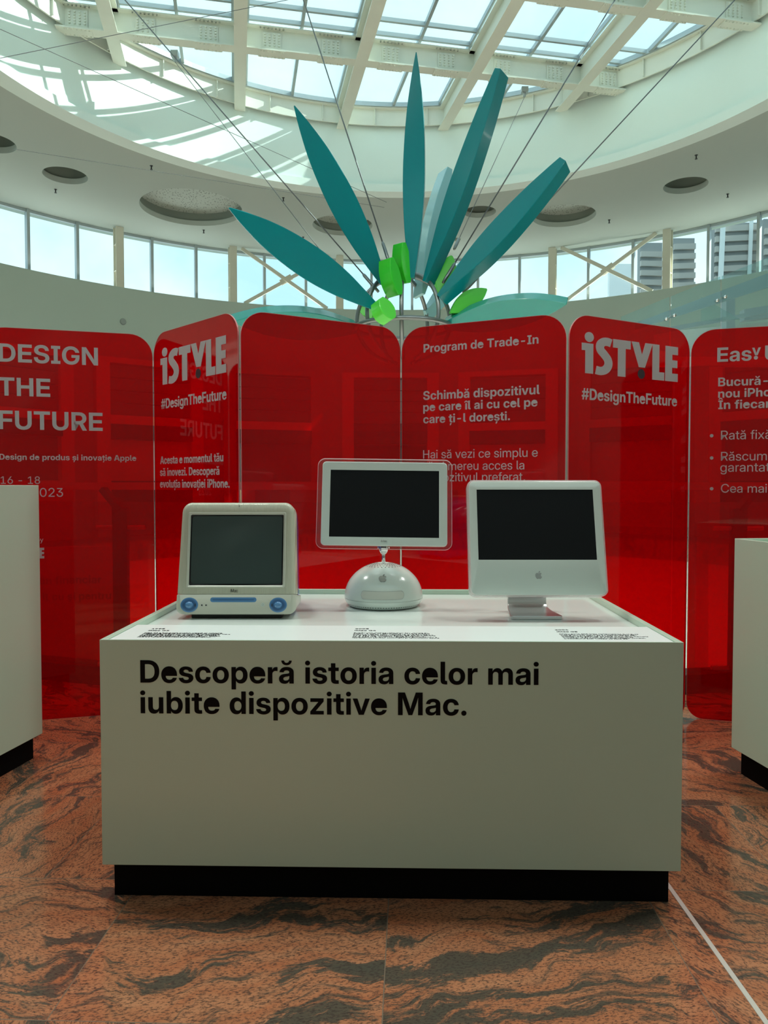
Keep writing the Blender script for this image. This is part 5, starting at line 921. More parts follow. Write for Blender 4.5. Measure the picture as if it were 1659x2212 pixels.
# cables
def cable(a, b, r, lb, fit=True):
    a, b = Vector(a), Vector(b); e = tag(empty('suspension_cable', a), lb, 'cable', 'steel cables holding the sculpture')
    bm = bmesh.new(); tube(bm, [(0, 0, 0), b - a], r, 6); obj('wire', bm, M['cable'], e, smooth=True)
    if fit:
        d = (b - a).normalized(); bm = bmesh.new(); tube(bm, [-d * .12, d * .02, d * .2, d * .24], [.02, .024, .024, .01], 10); obj('turnbuckle', bm, M['pipe'], e, smooth=True)
zt = ZB + .0
cable(at(806, 617, 10.45), at_z(183, -100, zt), .010, 'steel cable rising to the upper left from the cage')
cable(at(836, 553, 10.2), at_z(626, -90, zt), .010, 'steel cable rising steeply left of the central blade')
cable(at(966, 596, 10.3), at_z(1395, -110, zt), .010, 'steel cable rising to the upper right past the tall right blade')
cable(at(1012, 620, 10.7), at_z(1652, -70, zt), .010, 'steel cable rising to the far upper right corner')
cable(at(772, 645, 11.2), at_z(378, 112, zt) - Vector((0, 0, .19)), .006, 'thin cable running left to a clamp on the cross beam')
cable(at(985, 530, 11.0), at_z(1133, 190, zt) - Vector((0, 0, .19)), .006, 'thin cable running right to a clamp on the cross beam')
for (px, py), lb in (((378, 112), 'left'), ((1133, 190), 'right')):
    c = at_z(px, py, zt); bm = bmesh.new(); box(bm, -.07, .07, -.07, .07, -.10, 0); tube(bm, [(0, 0, -.18), (0, 0, -.08)], .03, 10)
    tag(obj('cable_clamp', bm, M['aluminium'], loc=c + Vector((0, -.0, .0))), 'grey cable clamp under the skylight beam on the ' + lb, 'clamp', 'cable clamps')
for a, b, lb in ((at(-40, 134, 9.0), at(640, -4, 10.5), 'faint thin wire crossing the top left corner'), (at(-40, 45, 8.5), at(835, 437, 13.5), 'faint thin wire slanting down across the sunlit drum'), (at(30, 322, 12), at(830, 448, 15.5), 'faint pale wire along the left ceiling')):
    bm = bmesh.new(); tube(bm, [(0, 0, 0), Vector(b) - Vector(a)], .004, 5)
    tag(obj('thin_wire', bm, M['cable'], loc=a), lb, 'wire', 'thin wires under the ceiling')

# ================================================================ railing along the void (behind the red panels)
RR = 6.95
RA0, RA1 = 180 - 42, 180 + 42
ra = tag(empty('gallery_railing', pol(RR, 180, 0)), 'round gallery railing with white handrail and glass, seen red through the panels', 'railing'); o = ra.location.copy()
bm = bmesh.new(); ring_wall(bm, RR - .03, RR + .03, 1.065, 1.105, RA0, RA1, 60)
for v in bm.verts: v.co -= o
obj('handrail', bm, M['shopwhite'], ra)
for a in (180 - 30.0, 180 - 15.0, 180 + 15.0, 180 + 30.0):
    pass
for px in (285, 1545):
    c = at(px, 1052, 4.08); a = math.degrees(math.atan2(c.x - AX, c.y - AY)); q = pol(RR + .06, a, 0) - o; s = 1 if px < 800 else -1
    bm = bmesh.new(); box(bm, q.x - .038, q.x + .038, q.y - .02, q.y + .02, 0, .97)
    bar(bm, (q.x, q.y, .955), (q.x - .10 * s, q.y + .02, 1.07), .05, .03)
    obj('post', bm, M['shopdark'], ra)
    for z in (.865, .13):
        bm = bmesh.new(); tube(bm, [(q.x - .13, q.y, z), (q.x + .13, q.y, z)], .011, 8); obj('clamp_bar', bm, M['alu'], ra)
bm = bmesh.new(); ring_wall(bm, RR - .006, RR + .006, .10, 1.0, RA0, RA1, 60)
for v in bm.verts: v.co -= o
obj('glass', bm, M['balglass'], ra)
# dark words printed on a pale board hung on the railing, seen through the red
bd = tag(empty('notice_board', (-1.72, 4.55, 0)), 'pale board with dark words standing behind the left red panel', 'board')
bd.rotation_euler.z = R(8)

# ================================================================ red panels
ZT = 1.80
J = [Vector((-1.815, 3.36, 0)), Vector((-1.093, 3.56, 0)), Vector((-.588, 3.05, 0)), Vector((.0776, 3.42, 0)), Vector((.761, 3.108, 0)), Vector((1.411, 3.46, 0)), Vector((2.127, 3.24, 0))]
PL = ['leftmost red acrylic panel with a large three line headline', 'narrow red acrylic panel left of centre with a large pale shop logo', 'plain red acrylic panel without writing, behind the middle computer', 'red acrylic panel with paragraphs of pale text, behind the middle and right computers', 'red acrylic panel with a large pale shop logo, right of centre', 'rightmost red acrylic panel with a bulleted list']
PN = []
J += [Vector((2.72, 2.78, 0))]; JL = Vector((-2.42, 2.92, 0))
PL += ['red acrylic panel beyond the right picture edge', 'red acrylic panel beyond the left picture edge']  # unseen end panels added for what the other sheets reflect
for i in range(8):
    a, b = (J[i], J[i + 1]) if i < 7 else (JL, J[0]); d = (b - a); W = d.length; d.normalize(); g = .0045
    o = empty('red_panel', a, math.atan2(d.y, d.x)); tag(o, PL[i], 'panel', 'freestanding red acrylic panels')
    r = (.075, .075, .105, .105)
    out = rrect(g, W - g, 0, ZT, r, 9)
    bm = bmesh.new(); inn = rrect(g + .0016, W - g - .0016, .0016, ZT - .0016, [x - .0016 for x in r], 9)
    prism(bm, inn, -.003, .003)
    obj('acrylic_sheet', bm, M['red'], o)
    bm = bmesh.new()
    loft(bm, [[(x, -.0031, z) for x, z in inn], [(x, -.0031, z) for x, z in out], [(x, .0031, z) for x, z in out], [(x, .0031, z) for x, z in inn]])
    tag(obj('sheet_edge', bm, M['rededge'], o), 'bright pale pink polished edge')
    n = Vector((-d.y, d.x, 0))
    PN.append((o, a, d, n, W))
def on_panel(i, px, py):
    o, a, d, n, W = PN[i]; p = at_plane(px, py, a, n); return ((p - a).dot(d), p.z)
# local frame of panel text: x along, y up -> panel local (x, -y_depth, z)
MP = Matrix(((1, 0, 0, 0), (0, 0, -1, -.0034), (0, 1, 0, 0), (0, 0, 0, 1)))
def ptext(i, lines, name='lettering', m='letter'):
    for font, s, xl, yl, xr, yr in lines:
        bm = bmesh.new(); u0, z0 = on_panel(i, xl, yl); u1, z1 = on_panel(i, xr, yr)
        flat_groups(bm, fit_text(font, s, u0, u1, (z0 + z1) / 2), MP, .0012)
        ob = obj(name, bm, M[m], PN[i][0])
    return ob
ptext(0, [('b', 'DESIGN', -2, 780, 212, 791), ('b', 'THE', -3, 853, 109, 859), ('b', 'FUTURE', -2, 926, 222, 932)], 'headline')
ptext(0, [('b', 'Design de produs și inovație Apple', -1, 991.5, 294.5, 997)])
ptext(0, [('r', '16 - 18', 2, 1043, 87, 1047), ('r', '2023', 69, 1072, 136.5, 1074)])
ptext(0, [('r', 'by', 79, 1170.5, 94, 1171)])
u1, z0 = on_panel(0, 96, 1206); u0, _ = on_panel(0, 14, 1203); z1 = on_panel(0, 96, 1183)[1]
bm = bmesh.new(); flat_groups(bm, scaled(LOGO, u0, z0, (u1 - u0) / 751, (z1 - z0) / 270), MP, .0012); obj('logo', bm, M['letter'], PN[0][0])
def plogo(i, xl, xr, ybot, ytop_r, ybot_r):
    u0, _ = on_panel(i, xl, ybot); u1, zb = on_panel(i, xr, ybot_r); zt_ = on_panel(i, xr, ytop_r)[1]
    kx, ky = (u1 - u0) / 751, (zt_ - zb) / 270
    bm = bmesh.new(); flat_groups(bm, scaled(LOGO, u0, zb, kx, ky), MP, .0014); lg = obj('logo', bm, M['letter'], PN[i][0])
    bm = bmesh.new(); flat_groups(bm, scaled(LOGO_DOT, u0, zb, kx, ky), MP, .0014); obj('logo_dot', bm, M['letterdot'], lg)['label'] = 'charcoal dot under the letter'
plogo(1, 349, 490.5, 832.7, 724, 804.6)
plogo(4, 1254.5, 1462, 809, 750.5, 825.5)
ptext(1, [('b', '#DesignTheFuture', 350, 883, 491, 863.7)], 'hashtag')
ptext(4, [('b', '#DesignTheFuture', 1254.8, 864, 1460.7, 877)], 'hashtag')
ptext(1, [('b', 'Acesta e momentul tău', 348, 1001, 484, 998.5), ('b', 'să inovezi. Descoperă', 347.6, 1027.6, 475.5, 1026.5), ('b', 'evoluția inovației iPhone.', 347.6, 1053, 497.5, 1054)])
ptext(3, [('b', 'Program de Trade-In', 915.7, 763.5, 1163.7, 741)], 'headline')
ptext(3, [('b', 'Schimbă dispozitivul', 915, 866, 1166, 849.6), ('b', 'pe care îl ai cu cel pe', 915, 890.6, 1161.5, 876), ('b', 'care ți-l dorești.', 915, 915.6, 1102, 907)])
ptext(3, [('r', 'Hai să vezi ce simplu e', 914.8, 991.6, 1162, 985.6), ('r', 'să ai mereu acces la', 914.8, 1017, 1133, 1013), ('r', 'dispozitivul preferat.', 914.8, 1040.5, 1134.7, 1038.5)])
ptext(5, [('b', 'Eas', 1549, 781.7, 1623, 779.5), ('b', 'v', 1624, 768, 1643, 767.3)], 'headline')
ptext(5, [('b', 'U', 1652, 779, 1681, 777)], 'headline')
ptext(5, [('b', 'Bucură-', 1551, 834, 1658, 832), ('b', 'nou iPho', 1551, 858.7, 1664, 857), ('b', 'În fiecar', 1551, 883.6, 1663, 881.5)])
ptext(5, [('r', 'Rată fixă', 1557, 949.7, 1665, 948), ('r', 'Răscum', 1557, 995.6, 1656, 994), ('r', 'garantat', 1555.6, 1019.7, 1662, 1018), ('r', 'Cea mai', 1557, 1064.5, 1656, 1063.5)])
for px, py in ((1537, 941.4), (1537, 989.3), (1537, 1055.7)):
    bm = bmesh.new(); u, z = on_panel(5, px, py); flat_groups(bm, [[ellipse(u, z, .0078, .0078, 14)]], MP, .0012); obj('bullet_point', bm, M['letter'], PN[5][0])
bm = bmesh.new(); u, z = on_panel(5, 1632.5, 773); flat_groups(bm, [[ellipse(u, z, .0085, .0085, 16)]], MP, .0012)
obj('headline_dot', bm, M['letter'], PN[5][0])

# words on the board behind panel 0
bo = bd
bc = bd.location.copy(); bdn = Vector((-sin(R(8)), cos(R(8)), 0)); bdd = Vector((cos(R(8)), sin(R(8)), 0))
def on_board(px, py): p = at_plane(px, py, bc, bdn); return ((p - bc).dot(bdd), p.z)
ua, za = on_board(60, 1335); ub, zb_ = on_board(262, 1215)
bm = bmesh.new(); prism(bm, rrect(ua - .25, ub, .02, zb_ + .1, .01, 2), .002, .02); obj('board_sheet', bm, M['shopwhite'], bd)
bm = bmesh.new(); MB_ = Matrix(((1, 0, 0, 0), (0, 0, -1, .0018), (0, 1, 0, 0), (0, 0, 0, 1)))
for s, xl, xr, y in (('an financiar', 85, 219, 1262), ('it cu și pentru', 92, 240, 1297)):
    u0, z0 = on_board(xl, y); u1, _ = on_board(xr, y); flat_groups(bm, fit_text('b', s, u0, u1, z0), MB_, .001)
obj('lettering', bm, M['shopdark'], bd)
bm = bmesh.new(); box(bm, ua - .2, ua - .14, .02, .3, 0, .03); box(bm, ub - .1, ub - .04, .02, .3, 0, .03); obj('foot', bm, M['shopdark'], bd)

# ================================================================ the white display counter
ROT = -R(1.3); CW, CD = 1.5, .975
co = tag(empty('display_counter', (.013, 1.90, 0), ROT), 'large white display counter with black headline on its front, in the centre', 'display counter')
def toC(px, py, z): # photo point on a horizontal plane -> counter coordinates
    p = at_z(px, py, z); q = Matrix.Rotation(-ROT, 3, 'Z') @ (p - co.location); return q.x, q.y
ZR, ZTB, ZBX = .685, .667, .093
h = CW / 2; tw = .018
bm = bmesh.new()
O = [(-h, 0), (h, 0), (h, CD), (-h, CD)]; I = [(-h + tw, tw * .3), (h - tw, tw * .3), (h - tw, CD - tw), (-h + tw, CD - tw)]
loft(bm, [[(x, y, ZBX) for x, y in I], [(x, y, ZBX) for x, y in O], [(x, y, ZR) for x, y in O], [(x, y, ZR) for x, y in I], [(x, y, ZTB - .01) for x, y in I]], cap0=True)
bev(obj('body', bm, M['plinth'], co), .0015, 2)
bm = bmesh.new(); box(bm, -h + tw + .0005, h - tw - .0005, tw * .3 + .0005, CD - tw - .0005, ZTB - .02, ZTB); obj('top', bm, M['plinthtop'], co)
bm = bmesh.new(); box(bm, -h + tw + .002, h - tw - .002, tw * .3 + .001, .222, ZTB + .0002, ZR - .002); st_ = obj('label_ledge', bm, M['strip'], co); bev(st_, .001, 1)
bm = bmesh.new(); box(bm, -h + .023, h - .023, .023, CD - .023, 0, ZBX); obj('base', bm, M['kick'], co)
FC = Matrix(((1, 0, 0, 0), (0, 0, -1, -.0002), (0, 1, 0, 0), (0, 0, 0, 1)))
cn = Vector((-sin(ROT), cos(ROT), 0)); cdx = Vector((cos(ROT), sin(ROT), 0))
def on_front(px, py): p = at_plane(px, py, co.location, cn); return ((p - co.location).dot(cdx), p.z)
bm = bmesh.new()
for s, xl, yl, xr, yr in (('Descoperă istoria celor mai', 303.5, 1477.8, 1163.5, 1476), ('iubite dispozitive Mac.', 303.5, 1544, 1007.7, 1542)):
    u0, z0 = on_front(xl, yl); u1, z1 = on_front(xr, yr); flat_groups(bm, fit_text('b', s, u0, u1, (z0 + z1) / 2), FC, .0006)
obj('headline', bm, M['black'], co)
# small print on the ledge
TXT = [(('1998', 'iMac G3'), ['iMac G3 a fost prima lansare majoră de produse', 'Apple de la întoarcerea lui în companie. Lansat în', 'culoarea Bondi Blue, urmat apoi de un computer mare', 'o varietate de culori, într-o gamă de procesoare', 'memorie de la 233 MHz, Grape, Lime, Orange,', 'Strawberry, Blueberry, Sage, Ruby, Snow, Indigo,', 'Graphite, Blue Dalmatian și Flower Power, fiind', 'cele 13 variante cromatice ale computerului.'], (312, 1365.5), (480, 1365.5), (327.7, 1358), 1357.5),
       (('2002', 'iMac G4'), ['Supranumit „floarea-soarelui" sau „lampa cu', 'ecran", a fost un computer all-in-one produs', 'având un ecran LCD montat pe un braț mobil,', 'prins de o bază semi-sferică. Are ecrane de 15,', '17 și 20 inch, procesor PowerPC G4 și memorie', 'de la 128 MB. Unitatea optică SuperDrive', 'scrie CD-uri și DVD-uri. Designul computerului a', 'reprezentat punctul culminant al renumitului Apple'], (763.9, 1365.5), (924, 1365.5), (766, 1358), 1357.5),
       (('2004', 'iMac G5'), ['Pentru prima dată toate componentele sunt puse', 'în spatele ecranului, într-o carcasă subțire de', 'doar 5 cm. Are ecran de 17 sau de 20 de inch,', 'procesor PowerPC G5 de până la 2.1 GHz, memorie', 'extinsă de la 256 MB, și a fost construit ca', 'o unitate, unde calculatorul este integrat complet.', 'producătorul altor modele pe bază G5.'], (1207.5, 1368), (1379, 1369.5), (1199, 1360), 1359)]
FT = Matrix(((1, 0, 0, 0), (0, 1, 0, 0), (0, 0, 1, ZR - .0019), (0, 0, 0, 1)))
for (yr_, nm), lines, L, Rr, hd, hy in TXT:
    x0, y0 = toC(L[0], L[1], ZR); x1, _ = toC(Rr[0], Rr[1], ZR)
    bm = bmesh.new()
    lo, hi = text_extent('r', lines[0]); size = (x1 - x0) * 1000 / (hi - lo)
    pitch = (y0 - .040) / (len(lines) - .2)
    for k, s in enumerate(lines): flat_groups(bm, text_groups('r', s, x0, y0 - size * .35 - k * pitch, size)[0], FT, .0003)
    for k, s in enumerate((yr_, nm)): flat_groups(bm, text_groups('b', s, x0, y0 + .052 - k * .026, size * 1.5)[0], FT, .0003)
    obj('small_print', bm, M['black'], st_)

# side plinths
def plinth(corner, dirv, ln, wd, top, side, lb):
    a = math.atan2(dirv[0], -dirv[1])     # local -y runs toward the photographer
    e = tag(empty('white_plinth', (corner[0], corner[1], 0), a), lb, 'plinth', 'side plinths flanking the counter')
    s = -1 if side == 'l' else 1
    xa, xb = sorted((0, s * wd))
    bm = bmesh.new()
    O = [(xa, -ln), (xb, -ln), (xb, 0), (xa, 0)]; I = [(xa + tw, -ln + tw), (xb - tw, -ln + tw), (xb - tw, -tw), (xa + tw, -tw)]
    loft(bm, [[(x, y, .093) for x, y in I], [(x, y, .093) for x, y in O], [(x, y, top) for x, y in O], [(x, y, top) for x, y in I], [(x, y, top - .018) for x, y in I]], cap0=True, cap1=True)
    bev(obj('body', bm, M['plinth'], e), .0015, 2)
    bm = bmesh.new(); box(bm, xa + .025, xb - .025, -ln + .025, -.025, 0, .093); obj('base', bm, M['kick'], e)
plinth((-1.369, 2.957), (-.163, -.987), .62, .62, 1.087, 'l', 'tall white plinth cut by the left picture edge')
plinth((1.318, 2.797), (.13, -.99), .62, .62, .887, 'r', 'lower white plinth cut by the right picture edge')

# metal inlay in the floor
bm = bmesh.new(); box(bm, .765, .777, -1.2, 3.0, .0, .0012)
tag(obj('floor_inlay_strip', bm, M['strip_metal']), 'thin bright metal strip set in the granite, right of the counter', 'inlay strip')

# ================================================================ three desktop computers on the counter
class FaceMap:                 # (x, up, out) on a tilted face -> local coordinates
    def __init__(s, o, lean, roll=0.0):
        s.o = Vector(o); s.U = Vector((0, sin(lean), cos(lean))); s.N = Vector((0, cos(lean), -sin(lean))); s.r = roll
    def __matmul__(s, v):
        c, q = cos(s.r), sin(s.r); x = v[0] * c + v[1] * q; t = -v[0] * q + v[1] * c
        return s.o + Vector((x, 0, 0)) + s.U * t - s.N * v[2]
def P3(fm, pts, out): return [fm @ Vector((x, t, out)) for x, t in pts]
def face_prism(bm, fm, poly, o0, o1):
    a = [bm.verts.new(p) for p in P3(fm, poly, o0)]; b = [bm.verts.new(p) for p in P3(fm, poly, o1)]; n = len(poly)
    for k in range(n): bm.faces.new((a[k], a[(k + 1) % n], b[(k + 1) % n], b[k]))
    bm.faces.new(a[::-1]); bm.faces.new(b)

# ---- older cream and blue computer on the left
g3 = tag(empty('desktop_computer', (-.4645, 2.312, ZTB), 0), 'old bulky cream and blue computer with a grey tube screen, left on the counter', 'computer')
f3 = FaceMap((0, 0, .016), R(9)); HW, HT, TAP = .1885, .352, .056
def o3(t0, t1, ins, rb, rt, n=8, bulge=.006, grow=1.0):
    q = rrect(-HW + ins, HW - ins, t0, t1, (rb, rb, rt, rt), n); out = []
    for x, t in q:
        k = t / HT; x2 = x * (1 - TAP * k) * grow
        out.append((x2, t + (bulge * (1 - (x / HW) ** 2) if t > t1 - rt - .001 and t1 > .2 else 0)))
    return out
SX0, SX1, ST0, ST1 = -.1475, .1465, .0905, .3135
bm = bmesh.new(); T0 = .0625
hole = rrect(SX0 - .008, SX1 + .008, ST0 - .008, ST1 + .008, .006, 8)
loft(bm, [P3(f3, hole, -.008), P3(f3, hole, .0), P3(f3, o3(T0, HT - .012, .014, .003, .022), .0), P3(f3, o3(T0, HT - .003, .004, .003, .028), -.006), P3(f3, o3(T0, HT, 0, .003, .03), -.018), P3(f3, o3(T0, HT, 0, .003, .03), -.075)])
obj('front_bezel', bm, M['pinstripe'], g3, auto=50)
bm = bmesh.new()
loft(bm, [P3(f3, o3(0, T0 - .001, .012, .018, .002), 0), P3(f3, o3(0, T0 - .001, .002, .024, .002), -.006), P3(f3, o3(0, T0 - .001, -.001, .026, .002), -.02), P3(f3, o3(.026, T0 - .001, 0, .022, .002), -.16)], cap0=True, cap1=True)
ch = obj('chin_panel', bm, M['chin'], g3, auto=50)
bm = bmesh.new()
bl = [P3(f3, o3(T0, HT - .002, -.0005, .003, .03, grow=1.0), -.075), P3(f3, o3(T0 - .002, HT - .002, -.0015, .003, .034), -.085), P3(f3, o3(T0 - .01, HT - .012, .002, .01, .05), -.14), P3(f3, o3(T0 - .02, HT - .05, .02, .02, .08), -.27), P3(f3, o3(T0 - .02, HT - .13, .06, .03, .09), -.36), P3(f3, o3(T0 + .02, HT - .19, .11, .02, .04), -.395)]
loft(bm, bl, cap1=True); obj('rear_shell', bm, M['blue'], g3, auto=60)['label'] = 'translucent deep blue rear shell'
bm = bmesh.new(); rim_o = rrect(SX0 - .008, SX1 + .008, ST0 - .008, ST1 + .008, .006, 8); rim_i = rrect(SX0, SX1, ST0, ST1, .004, 8)
loft(bm, [P3(f3, rim_o, .0), P3(f3, rrect(SX0 - .007, SX1 + .007, ST0 - .007, ST1 + .007, .006, 8), .003), P3(f3, rrect(SX0 - .0045, SX1 + .0045, ST0 - .0045, ST1 + .0045, .005, 8), .003), P3(f3, rim_i, -.002), P3(f3, rim_i, -.010)])
obj('screen_frame', bm, M['chin'], g3, auto=40)
bm = bmesh.new(); gi = rrect(SX0 + .0045, SX1 - .0045, ST0 + .0045, ST1 - .0045, .008, 8)
loft(bm, [P3(f3, rim_i, -.003), P3(f3, gi, -.008)]); obj('screen_border', bm, M['rubber'], g3)
bm = bmesh.new(); nx, ny = 16, 12; GV = []
for j in range(ny + 1):
    row = []
    for i in range(nx + 1):
        u, v = i / nx, j / ny; x = SX0 + .004 + (SX1 - SX0 - .008) * u; t = ST0 + .004 + (ST1 - ST0 - .008) * v
        row.append(bm.verts.new(f3 @ Vector((x, t, -.0085 + .010 * (1 - (2 * u - 1) ** 2) * .5 + .010 * (1 - (2 * v - 1) ** 2) * .5))))
    GV.append(row)
for j in range(ny):
    for i in range(nx): bm.faces.new((GV[j][i], GV[j][i + 1], GV[j + 1][i + 1], GV[j + 1][i]))
obj('screen', bm, M['crt'], g3, smooth=True)
for s, side in ((-.1435, 1), (.134, -1)):
    bm = bmesh.new(); t = .0292
    def disc(rx, rz, o0, o1, bmx):
        loft(bmx, [P3(f3, ellipse(s, t, rx, rz, 32), o0), P3(f3, ellipse(s, t, rx, rz, 32), o1 - .0006), P3(f3, ellipse(s, t, rx - .0012, rz - .0012, 32), o1)], cap1=True)
    disc(.0275, .0232, -.001, .0018, bm); sp = obj('speaker', bm, M['bluelight'], ch, auto=40)
    bm = bmesh.new()
    bm.free(); bm = bmesh.new(); disc(.0245, .0205, .0010, .0024, bm); gr_ = obj('speaker_grille', bm, M['bluedark'], ch, auto=40)
    bm = bmesh.new(); loft(bm, [P3(f3, ellipse(s, t, .0125 * q, .0105 * q, 28), .002 + hh) for q, hh in ((1, 0), (.95, .003), (.7, .006), (.35, .0075), (.05, .008))], cap1=True); obj('speaker_cone', bm, M['bluelight'], ch, smooth=True)
    bm = bmesh.new()
    for k in range(28):
        a = 2 * pi * k / 28
        face_prism(bm, f3, ellipse(s + .0155 * cos(a), t + .0132 * sin(a), .0008, .0008, 6), .0022, .0028); face_prism(bm, f3, ellipse(s + .0185 * cos(a + .1), t + .0158 * sin(a + .1), .0008, .0008, 6), .0022, .0028)
    face_prism(bm, f3, rrect(s + side * .019 - .0013, s + side * .019 + .0013, t - .005, t + .004, .001, 3), .0022, .003)
    obj('grille_holes', bm, M['dark'], ch)
bm = bmesh.new(); face_prism(bm, f3, rrect(-.0785, .066, .0378, .0528, .0072, 6), -.001, .0016); ob = obj('disc_slot', bm, M['bluelight'], ch); bev(ob, .001, 2)
bm = bmesh.new(); face_prism(bm, f3, rrect(-.071, .0585, .0437, .0472, .0015, 4), .001, .0022); obj('slot_opening', bm, M['bluedark'], ob)
for s in (-.1043, -.0910):
    bm = bmesh.new(); face_prism(bm, f3, ellipse(s, .0285, .0045, .0045, 18), -.001, .0012); jk = obj('headphone_jack', bm, M['slot'], ch)
    bm = bmesh.new(); face_prism(bm, f3, ellipse(s, .0285, .0023, .0023, 14), .001, .0016); obj('jack_hole', bm, M['dark'], ch)
bm = bmesh.new(); face_prism(bm, f3, ellipse(.0862, .030, .0062, .0062, 22), -.001, .0016); obj('power_button', bm, M['white'], ch)
bm = bmesh.new()
flat_groups(bm, [[ellipse(.0862, .030, .0030, .0030, 18), ellipse(.0862, .030, .0022, .0022, 18)[::-1]]], FaceMap(f3 @ Vector((0, 0, .0017)), R(9)), .0003); obj('power_symbol', bm, M['greyprint'], ch)
bm = bmesh.new(); flat_groups(bm, fit_text('r', 'iMac', -.0165, .0066, .0688, .0135), FaceMap(f3 @ Vector((0, 0, .0003)), R(9)), .0004); obj('lettering', bm, M['dark'], g3)
bm = bmesh.new(); face_prism(bm, f3, ellipse(.005, .341, .001, .0025, 10), -.006, .0012); obj('microphone_hole', bm, M['dark'], g3)
bm = bmesh.new(); box(bm, -.142, .142, .022, .26, 0, .024); bev(obj('foot', bm, M['rubber'], g3), .003, 2)

# ---- dome computer in the middle
g4 = tag(empty('desktop_computer', (-.0015, 2.59, ZTB), 0), 'white dome shaped computer with a flat screen on a chrome arm, in the middle', 'computer')
RD, ZS4, HD = .1362, .030, .121
bm = bmesh.new(); lathe(bm, [(.10, .001), (.117, .002), (.123, .005), (.1315, .016), (.1358, .026), (.1362, .0294)], 72); obj('base_ring', bm, M['white'], g4, auto=50)
bm = bmesh.new(); prof = [(.1345, .0294), (.1345, .0306)]
prof += [(RD * cos(R(a)), .0306 + HD * sin(R(a))) for a in range(0, 81, 4)] + [(.0215, .1497), (.019, .146), (.006, .144)]
lathe(bm, prof, 72); obj('dome', bm, M['white'], g4, auto=50)
class DomeMap:
    def __init__(s, phi, az=0.0, up=.0006): s.p, s.a, s.u = R(phi), az, up
    def __matmul__(s, v):
        ph = s.p + v[1] / .128; az = s.a + v[0] / (RD * max(cos(ph), .1)); r = RD * cos(ph); h = s.u + v[2]
        n = Vector((cos(ph) * sin(az) / RD, -cos(ph) * cos(az) / RD, sin(ph) / HD)).normalized()
        return Vector((r * sin(az), -r * cos(az), .0306 + HD * sin(ph))) + n * h
bm = bmesh.new(); flat_groups(bm, fruit_groups(.0305), DomeMap(40, -.03, .0009), .0006); obj('emblem', bm, M['emblem'], g4)
bm = bmesh.new(); flat_groups(bm, fruit_groups(.0325), DomeMap(40, -.03, .0003), .0004); obj('emblem_shadow_gap', bm, M['greyprint'], g4)
def dome_patch(bm, hwid, v0, v1, up, az0, r=.012, n=48, m=6):
    dm = DomeMap(0, az0, up); rows = []
    for i in range(n + 1):
        x = -hwid + 2 * hwid * i / n; e_ = max(0, abs(x) - (hwid - r)); c_ = (r - math.sqrt(max(r * r - e_ * e_, 0))) / r * (v1 - v0) / 2
        rows.append([bm.verts.new(dm @ Vector((x, v0 + c_ + (v1 - v0 - 2 * c_) * j / m, 0))) for j in range(m + 1)])
    for i in range(n):
        for j in range(m): bm.faces.new((rows[i][j], rows[i + 1][j], rows[i + 1][j + 1], rows[i][j + 1]))
PH = lambda d: R(d) * .128
bm = bmesh.new(); dome_patch(bm, .0765, PH(4.2), PH(17.4), .0003, -.03); obj('slot_gap', bm, M['greyprint'], g4, smooth=True)
bm = bmesh.new(); dome_patch(bm, .0757, PH(4.6), PH(17.0), .0006, -.03); obj('disc_door', bm, M['slot'], g4, smooth=True)
bm = bmesh.new()
for row, (ph, n_) in enumerate(((76, 30), (72, 30), (68, 30), (64, 30))):
    for k in range(n_):
        dm = DomeMap(ph, 2 * pi * (k + .5 * (row % 2)) / n_, .0002); q = .0014 + .0002 * row
        flat_groups(bm, [[ellipse(0, 0, q, q * 1.1, 8)]], dm, .0003)
obj('vent_holes', bm, M['vent'], g4)
bm = bmesh.new()
for k in range(90):
    a = 2 * pi * k / 90; c_ = Vector((.1272 * sin(a), -.1272 * cos(a), .0105)); n_ = Vector((sin(a), -cos(a), -.75)).normalized(); t_ = Vector((cos(a), sin(a), 0)); u_ = n_.cross(t_)
    f = [bm.verts.new(c_ + n_ * .0006 + t_ * .0016 * cos(2 * pi * i / 8) + u_ * .0022 * sin(2 * pi * i / 8)) for i in range(8)]; bm.faces.new(f)
obj('base_vents', bm, M['dark'], g4)
bm = bmesh.new(); tube(bm, [(.0, 0, .142), (0, -.004, .162), (0, -.010, .184)], .0068, 16); arm = obj('arm', bm, M['chrome'], g4, smooth=True)
bm = bmesh.new(); lathe(bm, [(.005, .180), (.011, .184), (.0165, .194), (.0185, .206), (.0178, .225), (.0165, .250), (.010, .252)], 28, 0, -.018); obj('arm_joint', bm, M['chrome'], g4, auto=50)
bm = bmesh.new(); box(bm, -.009, .009, -.040, -.033, .204, .214); box(bm, -.009, .009, -.040, -.033, .219, .234); obj('joint_slot', bm, M['dark'], g4)
bm = bmesh.new(); tube(bm, [(-.021, -.018, .206), (.021, -.018, .206)], .006, 14); tube(bm, [(0, -.018, .245), (0, -.050, .30), (0, -.07, .335)], .016, 16); obj('screen_mount', bm, M['chrome'], g4, smooth=True)
f4 = FaceMap((.003, 2.504 - 2.59, .3575), R(12), R(.75))
bm = bmesh.new(); q0 = rrect(-.1835, .1835, -.1145, .1145, .0005, 6); w_, h_ = .2112, .1432
loft(bm, [P3(f4, q0, -.002), P3(f4, q0, .0), P3(f4, rrect(-w_ + .002, w_ - .002, -h_ + .002, h_ - .002, .0115, 6), .0), P3(f4, rrect(-w_, w_, -h_, h_, .013, 6), -.002), P3(f4, rrect(-w_, w_, -h_, h_, .013, 6), -.014), P3(f4, rrect(-w_ + .006, w_ - .006, -h_ + .006, h_ - .006, .012, 6), -.018)], cap1=True)
ds = obj('display_bezel', bm, M['white'], g4, auto=40)
